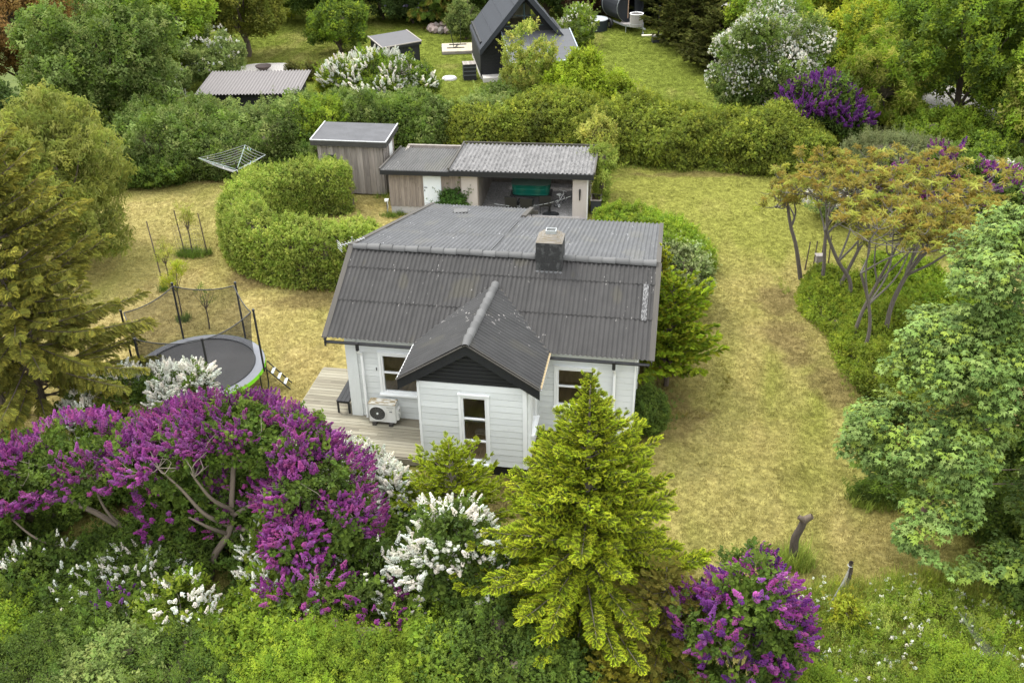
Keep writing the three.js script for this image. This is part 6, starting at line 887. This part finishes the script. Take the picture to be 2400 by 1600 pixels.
conifer('larch_tree', 'drooping olive conifer above the stone planting ring', -4.3, -76.5, 7, 3.2, { pal: P.olive.concat(P.mid), seed: 21, step: 0.45, per: 8, size: 2.0, hang: 0.5, droopLow: -0.3, from: 0.8, geoOld: G.spray, zig: 0.4, group: bg, trunk: 0.25 });
tree('green_tree', 'dark tree close behind the black cabin', -1.8, -75.5, 5.8, 2.6, { base: 0.4, pal: P.dark.concat(P.mid), n: 1300, size: 1.35, seed: 415, group: bg });
tree('grey_tree', 'grey green tree beside the cabin back corner', -2.9, -71.8, 3.2, 1.3, { base: 0.3, pal: P.grey, n: 500, size: 1.1, seed: 416, group: bg });
tree('green_tree', 'deep green tree behind the cabin ridge', 3.2, -79, 6.8, 3.4, { base: 0.4, pal: P.dark, n: 1500, size: 1.4, seed: 417, group: bg });
tree('copper_shrub', 'reddish leaved shrub behind the white flowering one', 6.2, -77.8, 4.6, 2.3, { base: 0.3, pal: [[0.12, 0.06, 0.035], [0.10, 0.07, 0.03]], n: 800, size: 1.3, seed: 418, group: bg });
bush('snowball_shrub', 'white flowering shrub beside the cabin gable', 4.9, -69.1, [[0, 1.2, 0, 1.35, 1.1, 1.2], [0.2, 2.0, -0.2, 0.8, 0.8, 0.8]], { pal: P.bright.concat(P.grey), geo: G.far, n: 520, size: 0.85, seed: 419, bloom: { n: 150, geo: G.farBloom, pal: P.white, size: 0.6 } });
tree('green_tree', 'tree behind the hot tub', 8.2, -79.5, 5.6, 2.8, { base: 0.3, pal: P.mid.concat(P.dark), n: 1200, size: 1.4, seed: 420, group: bg });
conifer('yew_tree', 'broad dark yew beside the garden stove', 12.6, -68.5, 4.9, 3.0, { pal: [[0.115, 0.13, 0.028], [0.095, 0.11, 0.024], [0.145, 0.15, 0.032]], seed: 23, step: 0.22, per: 11, size: 1.05, droopLow: 0.05, shape: 0.5, from: 0.2, geoOld: G.fan, zig: 0.22, group: bg, trunk: 0.2 });
conifer('yew_tree', 'second dark yew at the lawn edge before the hawthorn', 13.4, -62.8, 3.4, 2.4, { pal: [[0.12, 0.13, 0.028], [0.10, 0.11, 0.024]], seed: 25, step: 0.22, per: 11, size: 1.05, droopLow: 0.05, shape: 0.5, from: 0.2, geoOld: G.fan, zig: 0.22, group: bg, trunk: 0.2 });
conifer('yew_tree', 'third dark yew behind the sauna trailer', 11.6, -76.5, 5.8, 3.2, { pal: [[0.06, 0.075, 0.02], [0.08, 0.09, 0.02]], seed: 27, step: 0.22, per: 11, size: 1.05, droopLow: 0.05, shape: 0.5, from: 0.2, geoOld: G.fan, zig: 0.24, group: bg, trunk: 0.2 });
{ // hawthorn in flower, branches arching down
  const t = tree('hawthorn', 'white flowering hawthorn with arching branches at the end of the rear hedge', 13.7, -51.2, 6.3, 3.1, { base: 0.5, pal: P.grey.concat(P.mid), geo: G.small, n: 2600, size: 1.6, seed: 421, group: bg, gap: 0.33, bloom: { n: 4600, geo: G.bloom, pal: P.white, size: 0.85, gap: 0.3 } }); }
bush('purple_lilac_bush', 'deep purple lilac behind the sumac grove', 15.4, -47.4, [[0, 2.4, 0, 1.9, 1.4, 1.4], [-1.3, 1.7, 0.4, 1.0, 0.9, 0.9], [1.4, 1.7, 0.3, 1.1, 0.9, 0.9]], { pal: P.mid.concat(P.dark), geo: G.mid, n: 950, size: 1.2, seed: 423, bloom: { n: 650, geo: G.lilac, pal: P.violet, size: 1.5, gap: 0.3 } });
bush('purple_lilac_bush', 'purple lilac peeping between sumac crown and maple', 17.2, -36.5, [[-1.4, 2.1, 0, 1.2, 0.9, 0.9], [0.3, 2.6, -0.2, 1.2, 1.2, 0.9], [1.9, 2.0, 0.5, 1.5, 1.1, 1.0]], { pal: P.mid, geo: G.mid, n: 800, size: 1.2, seed: 425, bloom: { n: 420, geo: G.lilac, pal: P.violet.concat(P.purple), size: 1.5, gap: 0.36 } });
bush('silver_shrub', 'silvery green shrub beside the deep purple lilac', 18.0, -44.2, [[0, 0.9, 0, 2.2, 0.9, 1.4], [1.8, 0.8, 0.6, 1.3, 0.8, 1.0]], { pal: [[0.22, 0.245, 0.10], [0.18, 0.21, 0.085]], geo: G.fine, n: 1200, size: 1.5, seed: 427 });
bush('white_shrub', 'white blossomed shrub behind the sumac crown', 13.9, -38.6, [[0, 0.9, 0, 1.3, 0.8, 0.9]], { pal: P.grey, geo: G.small, n: 350, size: 1.3, seed: 429, bloom: { n: 260, geo: G.bloom, pal: P.white, size: 1.2, gap: 0.3 } });
bush('white_shrub', 'white flowering shrub beyond the purple lilac by the drive', 21.5, -40.5, [[0, 0.9, 0, 1.6, 0.9, 1.1]], { pal: P.grey, geo: G.small, n: 400, size: 1.3, seed: 430, bloom: { n: 220, geo: G.bloom, pal: P.white, size: 1.2, gap: 0.3 } });
tree('bamboo_tree', 'feathery yellow green tree behind the silvery shrub', 19.3, -49.5, 4.9, 2.7, { base: 0.4, pal: P.bright.concat(P.wil), geo: G.narrow, n: 1900, size: 1.2, seed: 431, group: bg });
tree('green_tree', 'loose green tree with pale trunk beside the gravel drive', 23.4, -49.8, 8.4, 4.6, { base: 1.6, pal: P.mid.concat(P.bright, P.bright), n: 3400, size: 1.2, seed: 432, group: bg, gap: 0.40, trunk: 0.2, solid: 0 });
tree('green_tree', 'leafy tree behind the loose one at the frame edge', 28.5, -53, 8.5, 4.2, { base: 1, pal: P.bright, n: 2100, size: 1.35, seed: 433, group: bg });
tree('green_tree', 'bright green tree above the path bend', 17.6, -56.8, 4.2, 2.3, { base: 0.3, pal: P.bright.concat(P.wil), n: 1200, size: 1.2, seed: 434, group: bg });
tree('green_tree', 'tall green tree behind the hawthorn', 15.8, -60.5, 5.6, 2.5, { base: 0.4, pal: P.bright, n: 1300, size: 1.3, seed: 435, group: bg });
tree('mauve_lilac', 'lilac with pale mauve blooms above the path', 17.8, -71.5, 4.6, 2.2, { base: 0.3, pal: P.dark, n: 900, size: 1.25, seed: 436, group: bg, bloom: { n: 140, geo: G.farBloom, pal: P.mauve, size: 1.2 } });
tree('yellow_tree', 'yellow green spreading tree past the mauve lilac', 22.5, -69.5, 5.2, 2.9, { base: 0.8, pal: P.lime.concat(P.bright), n: 1300, size: 1.3, seed: 437, group: bg });
tree('green_tree', 'full green tree at the far end of the drive', 29, -63, 7.8, 4.2, { base: 0.8, pal: P.mid.concat(P.bright), n: 1800, size: 1.45, seed: 438, group: bg });
tree('green_tree', 'shaded tree under the frame edge beyond the drive', 31, -45, 6.4, 3.5, { base: 0.6, pal: P.bright, n: 1500, size: 1.35, seed: 439, group: bg });
bush('roadside_shrub', 'dark shrub below the hawthorn beside the path', 17.8, -53.2, [[0, 1.0, 0, 1.3, 1.0, 1.2], [1.6, 1.1, 1.0, 1.3, 1.0, 1.2]], { pal: P.mid, geo: G.small, n: 900, size: 1.5, seed: 440 });
bush('roadside_shrub', 'light green shrub between the drive and purple lilac', 20.6, -46.6, [[0, 1.0, 0, 1.6, 1.0, 1.3], [1.9, 1.0, -0.6, 1.4, 1.0, 1.2]], { pal: P.bright, geo: G.small, n: 1100, size: 1.5, seed: 441 });
bush('roadside_shrub', 'leafy shrub at the frame edge above the maple', 20.4, -34.5, [[0, 1.2, 0, 2.0, 1.2, 1.6], [1.8, 1.4, 1.5, 1.6, 1.2, 1.5]], { pal: P.mid, geo: G.small, n: 1100, size: 1.6, seed: 442 });
bush('roadside_shrub', 'shrub beneath the loose tree at the drive edge', 22.3, -47.8, [[0, 0.8, 0, 1.2, 0.8, 1.0], [2.2, 0.9, 1.6, 1.3, 0.9, 1.0]], { pal: P.mid.concat(P.bright), geo: G.small, n: 700, size: 1.5, seed: 443 });
tree('green_tree', 'spreading light green tree leaning over the drive at the frame edge', 26.6, -44.2, 6.2, 3.4, { base: 0.8, pal: P.bright.concat(P.wil), n: 2000, size: 1.2, seed: 444, group: bg, gap: 0.38 });
tree('green_tree', 'yellow green tree between the feathery tree and the path', 20.6, -55.4, 5.8, 3.0, { base: 0.5, pal: P.bright.concat(P.lime), n: 1900, size: 1.2, seed: 445, group: bg });
bush('roadside_shrub', 'low leafy shrub hiding the drive below the loose tree', 24.6, -45.0, [[0, 0.8, 0, 1.6, 0.8, 1.2], [-1.8, 0.9, 0.6, 1.3, 0.8, 1.0]], { pal: P.mid.concat(P.bright), geo: G.small, n: 800, size: 1.5, seed: 446 });
// between the hedge and the neighbour's lawn
tree('apple_tree', 'white blossomed apple tree beside the long dark store', -17.5, -58.8, 3.7, 2.0, { base: 0.6, pal: P.grey, geo: G.small, n: 1300, size: 1.4, seed: 450, bloom: { n: 300, geo: G.bloom, pal: P.white, size: 1.15 } });
tree('apple_tree', 'second grey green apple tree behind the ash', -19.7, -55.6, 2.7, 1.7, { base: 0.4, pal: P.grey, geo: G.small, n: 900, size: 1.4, seed: 451, bloom: { n: 90, geo: G.bloom, pal: P.white, size: 1.1 } });
bush('white_lilac_hedge', 'long white lilac bush before the small black shed', -7.6, -57.2, [[-1.9, 1.3, 0, 1.3, 1.2, 1.1], [-0.4, 1.6, -0.3, 1.4, 1.25, 1.1], [1.1, 1.5, 0, 1.4, 1.1, 1.1], [2.5, 1.0, 0.3, 1.1, 0.9, 1.0], [0.4, 0.9, 1.0, 1.8, 0.8, 0.9]], { pal: P.bright.concat(P.mid), geo: G.small, n: 1700, size: 1.5, seed: 452, bloom: { n: 520, geo: G.lilac, pal: P.white, size: 1.5, gap: 0.40, freq: 0.9 }, cat: 'lilac' });
bush('yellow_green_shrub', 'yellow green shrub at the long store end', -10.4, -58.0, [[0, 1.0, 0, 0.9, 1.0, 0.9]], { pal: P.lime.concat(P.bright), geo: G.small, n: 420, size: 1.4, seed: 453 });
bush('clipped_shrub', 'small clipped shrub beside the gravel fire place', -12.9, -61.9, [[-0.5, 0.5, 0, 0.7, 0.5, 0.6], [0.5, 0.55, 0, 0.7, 0.55, 0.6]], { pal: [[0.18, 0.17, 0.04], [0.14, 0.15, 0.03]], geo: G.small, n: 420, size: 1.2, seed: 454 });
tree('young_tree', 'airy young tree rising before the cabin lean-to', 1.2, -53.3, 5.0, 1.5, { base: 0.6, pal: P.hedge.concat(P.wil), geo: G.small, n: 900, size: 1.35, seed: 455, trunk: 0.06, gap: 0.42, solid: 0, freq: 1.4 });
bush('bright_shrub', 'vivid lime green shrub before the cabin lean-to', 3.9, -52.4, [[0, 1.9, 0, 1.8, 1.4, 1.3], [-1.2, 1.5, 0.4, 1.2, 1.2, 1.0], [1.7, 1.6, 0.2, 1.3, 1.1, 1.1], [0.2, 3.0, -0.2, 0.7, 1.0, 0.7]], { pal: [[0.29, 0.37, 0.02], [0.25, 0.33, 0.02], [0.33, 0.40, 0.03]], geo: G.mid, n: 1500, size: 1.25, seed: 456 });
bush('hedge_bush', 'green bush where the rear hedge meets the bright shrub', -0.6, -52.3, [[0, 1.1, 0, 1.4, 1.1, 1.1]], { pal: P.mid.concat(P.grey), geo: G.small, n: 560, size: 1.5, seed: 457 });
bush('hedge_bush', 'loose bush beside the vivid lime shrub', 6.8, -50.6, [[0, 0.9, 0, 1.6, 0.9, 1.1], [1.8, 0.8, 0.4, 1.3, 0.8, 1.0]], { pal: [[0.13, 0.16, 0.03], [0.16, 0.19, 0.035]], geo: G.fine, n: 1000, size: 1.5, seed: 458 });
bush('hedge_bush', 'dark bush under the hawthorn branches', 11.2, -48.9, [[0, 0.8, 0, 1.4, 0.8, 1.0]], { pal: P.mid, geo: G.small, n: 420, size: 1.4, seed: 459 });
// a far wood that reads as one mass behind the plot
{ const o = new THREE.Group(); o.name = 'woodland'; o.userData = { kind: 'stuff', label: 'dense wood closing the far side of the plots', category: 'woodland' }; scene.add(o);
  const r = RNG(4242), lobes = []; for (let i = 0; i < 60; i++) { const x = -66 + i * 2.3 + r() * 2, z = -84 - 8 * r() - 0.004 * x * x; lobes.push([x, 3 + r(), z, 3.2 + r(), 4 + 1.5 * r(), 3]); } for (let i = 0; i < 14; i++) { lobes.push([-36 - r() * 6, 3, -46 - i * 3, 3, 4, 3], [36 + r() * 6, 3, -42 - i * 3, 3, 4.5, 3]); }
  core(o, lobes, 0.6); foliage(o, lobes, 11000, G.far, 1.9, P.mid.concat(P.bright, P.dark), 460, { gap: 0.3, freq: 0.5, inner: 0.75 }); o.children.forEach(c => { c.userData.kind = 'stuff'; }); }

// ---------- grass ----------
{
  const o = new THREE.Group(); o.name = 'lawn_grass'; o.userData = { kind: 'stuff', label: 'short dry and green grass of the lawns', category: 'grass' }; scene.add(o);
  const r = RNG(99), pts = [], houseIn = (x, z) => { const dx = x - HX, dz = z - HZ, s = dx * Math.cos(10 * D2R) + dz * Math.sin(10 * D2R), d = dx * Math.sin(10 * D2R) - dz * Math.cos(10 * D2R); return (s > -1.8 && s < 8.35 && d > -0.1 && d < 10.8) || (s > -1.8 && s < 5.6 && d > -1.95 && d < 0.1); };
  const carIn = (x, z) => { const dx = x + 5.2, dz = z + 40.28, s = dx * 0.991 + dz * 0.1305, d = dx * 0.1305 - dz * 0.991; return s > -0.1 && s < 8.7 && d > -0.1 && d < 4.1; };
  for (let i = 0; i < 150000; i++) { const z = -15 - 31 * Math.pow(r(), 1.15), half = 3 + (-z) * 0.50, x = (r() * 2 - 1) * half; if (x < -21 || x > 15 || houseIn(x, z) || carIn(x, z)) continue; const c = lawn(x, z, false), k = 0.75 + 0.65 * r(); pts.push([x, 0.10 * (fbm(x * 0.25, z * 0.25, 3, 311) - 0.5) - 0.004, z, 0, 1, 0, 0.7 + 0.7 * r(), c[0] * k, c[1] * k, c[2] * k]); }
  instanced(o, 'turf', [1, 2, 3].map(s => bladeTuft(9, 0.05, 0.006, 0.14, s)), M.grass, pts, 98);
  const far = []; for (let i = 0; i < 40000; i++) { const z = -49 - 30 * r(), x = (r() * 2 - 1) * 22; const c = lawn(x, z, false), k = 0.75 + 0.6 * r(); far.push([x, 0.10 * (fbm(x * 0.25, z * 0.25, 3, 311) - 0.5) - 0.004, z, 0, 1, 0, 1.3 + r(), c[0] * k, c[1] * k, c[2] * k]); }
  instanced(o, 'turf', [4, 5].map(s => bladeTuft(9, 0.05, 0.006, 0.16, s)), M.grass, far, 97);
  const long = []; const tall = (cx, cz, rx, rz, n, s, pal) => { for (let i = 0; i < n; i++) { const a = r() * 6.28, d = Math.sqrt(r()); long.push([cx + rx * d * Math.cos(a), 0, cz + rz * d * Math.sin(a), 0, 1, 0, s * (0.6 + 0.7 * r()), ...tint(pal, r, 1)]); } };
  tall(6.82, -17.9, 0.4, 0.35, 60, 1.6, P.hedge); tall(-12.9, -36.3, 0.75, 0.4, 90, 1.0, P.mid); tall(-13.2, -33.2, 0.2, 0.2, 20, 0.9, P.mid); tall(-11.8, -30.8, 0.3, 0.25, 25, 0.9, P.mid); tall(-4.9, -39.9, 0.8, 0.25, 50, 0.8, P.mid); tall(9.9, -20.2, 1.1, 0.5, 120, 1.2, P.hedge); tall(-5.7, -42.3, 0.6, 0.6, 40, 0.9, P.hedge);
  const edge = (pts, n, s, pal) => { for (let i = 0; i < n; i++) { const t = r() * (pts.length - 1), k = Math.floor(t), f = t - k, a = pts[k], b = pts[k + 1]; long.push([a[0] + (b[0] - a[0]) * f + (r() - 0.5) * 0.35, 0, a[1] + (b[1] - a[1]) * f + (r() - 0.5) * 0.35, 0, 1, 0, s * (0.4 + 0.7 * r()), ...tint(pal, r, 1)]); } };
  edge([[-23, -42.3], [-18, -43.5], [-13, -45.0], [-9.3, -45.8]], 170, 0.7, P.hedge); edge([[4.2, -45.4], [8, -45.0], [12, -43.9], [15, -42.6]], 170, 0.7, P.hedge); edge([[-4.6, -33.2], [-6.6, -32.8], [-8.9, -33.2], [-11, -35], [-12, -37.2]], 130, 0.5, P.olive); edge([[3.6, -22.6], [4.1, -24.4], [5.6, -24.2], [6.9, -26], [6.6, -28]], 110, 0.5, P.olive); edge([[10.1, -33.2], [10.4, -30.6], [10.9, -28], [10.5, -25.5], [10.8, -23]], 150, 0.6, P.hedge); edge([[-2.3, -21.4], [0.5, -20.9], [1.1, -22.4], [3.4, -22.4]], 90, 0.5, P.olive); edge([[-7.4, -26.8], [-6.7, -23.2], [-6.4, -22.2]], 50, 0.45, P.hedge); edge([[-3.0, -15.2], [2.2, -18.2], [4.2, -16.4], [5.2, -15.4]], 200, 0.8, P.hedge);
  instanced(o, 'long_grass', [6, 7].map(s => bladeTuft(14, 0.30, 0.008, 0.16, s)), M.grass, long, 96);
}
{
  const o = new THREE.Group(); o.name = 'meadow_grass'; o.userData = { kind: 'stuff', label: 'unmown meadow grass with white umbel flowers', category: 'grass' }; scene.add(o);
  const r = RNG(66), g = [], u = [], inM = (x, z) => { const e = -17.2 + 0.35 * (8 - x) * (x < 8 ? 1 : 0.2); return z > e + 0.5 * (vn(x * 1.3, z * 1.3, 71) - 0.5) && x > 5.2 + 0.3 * vn(x, z, 3); };
  for (let i = 0; i < 15000; i++) { const x = 5 + r() * 8, z = -18 + r() * 6; if (!inM(x, z)) continue; g.push([x, -0.02, z, (r() - 0.5) * 0.4, 1, (r() - 0.5) * 0.4, 0.7 + 0.7 * r(), ...tint(r() < 0.2 ? P.olive : P.hedge.concat(P.bright, P.wil), r, 1)]); }
  for (let i = 0; i < 620; i++) { const x = 5 + r() * 8, z = -17.6 + r() * 5; if (!inM(x, z) || vn(x * 0.9, z * 0.9, 77) < 0.42) continue; u.push([x, 0, z, (r() - 0.5) * 0.3, 1, (r() - 0.5) * 0.3, 0.42 + 0.3 * r(), ...tint(P.white, r, 0.9)]); }
  for (let i = 0; i < 40; i++) u.push([6.0 + r() * 1.3, 0, -17.2 + r() * 1.2, 0, 1, 0, 0.42 + 0.25 * r(), ...tint(P.white, r, 0.95)]);
  instanced(o, 'grass', [1, 2, 3].map(s => bladeTuft(14, 0.36, 0.008, 0.2, s + 20)), M.grass, g, 65); instanced(o, 'umbel_flowers', [1, 2].map(umbel), M.bloom, u, 64);
  foliage(o, [[8.5, 0.15, -15, 3.5, 0.25, 2.2]], 900, G.fine, 1.0, P.mid.concat(P.hedge), 67, { inner: 0.05, gap: 0.3, floor: 0.02 }, M.leaf, 'herbs');
}
console.log('foliage instances', foliageCount);

renderer.render(scene, camera);
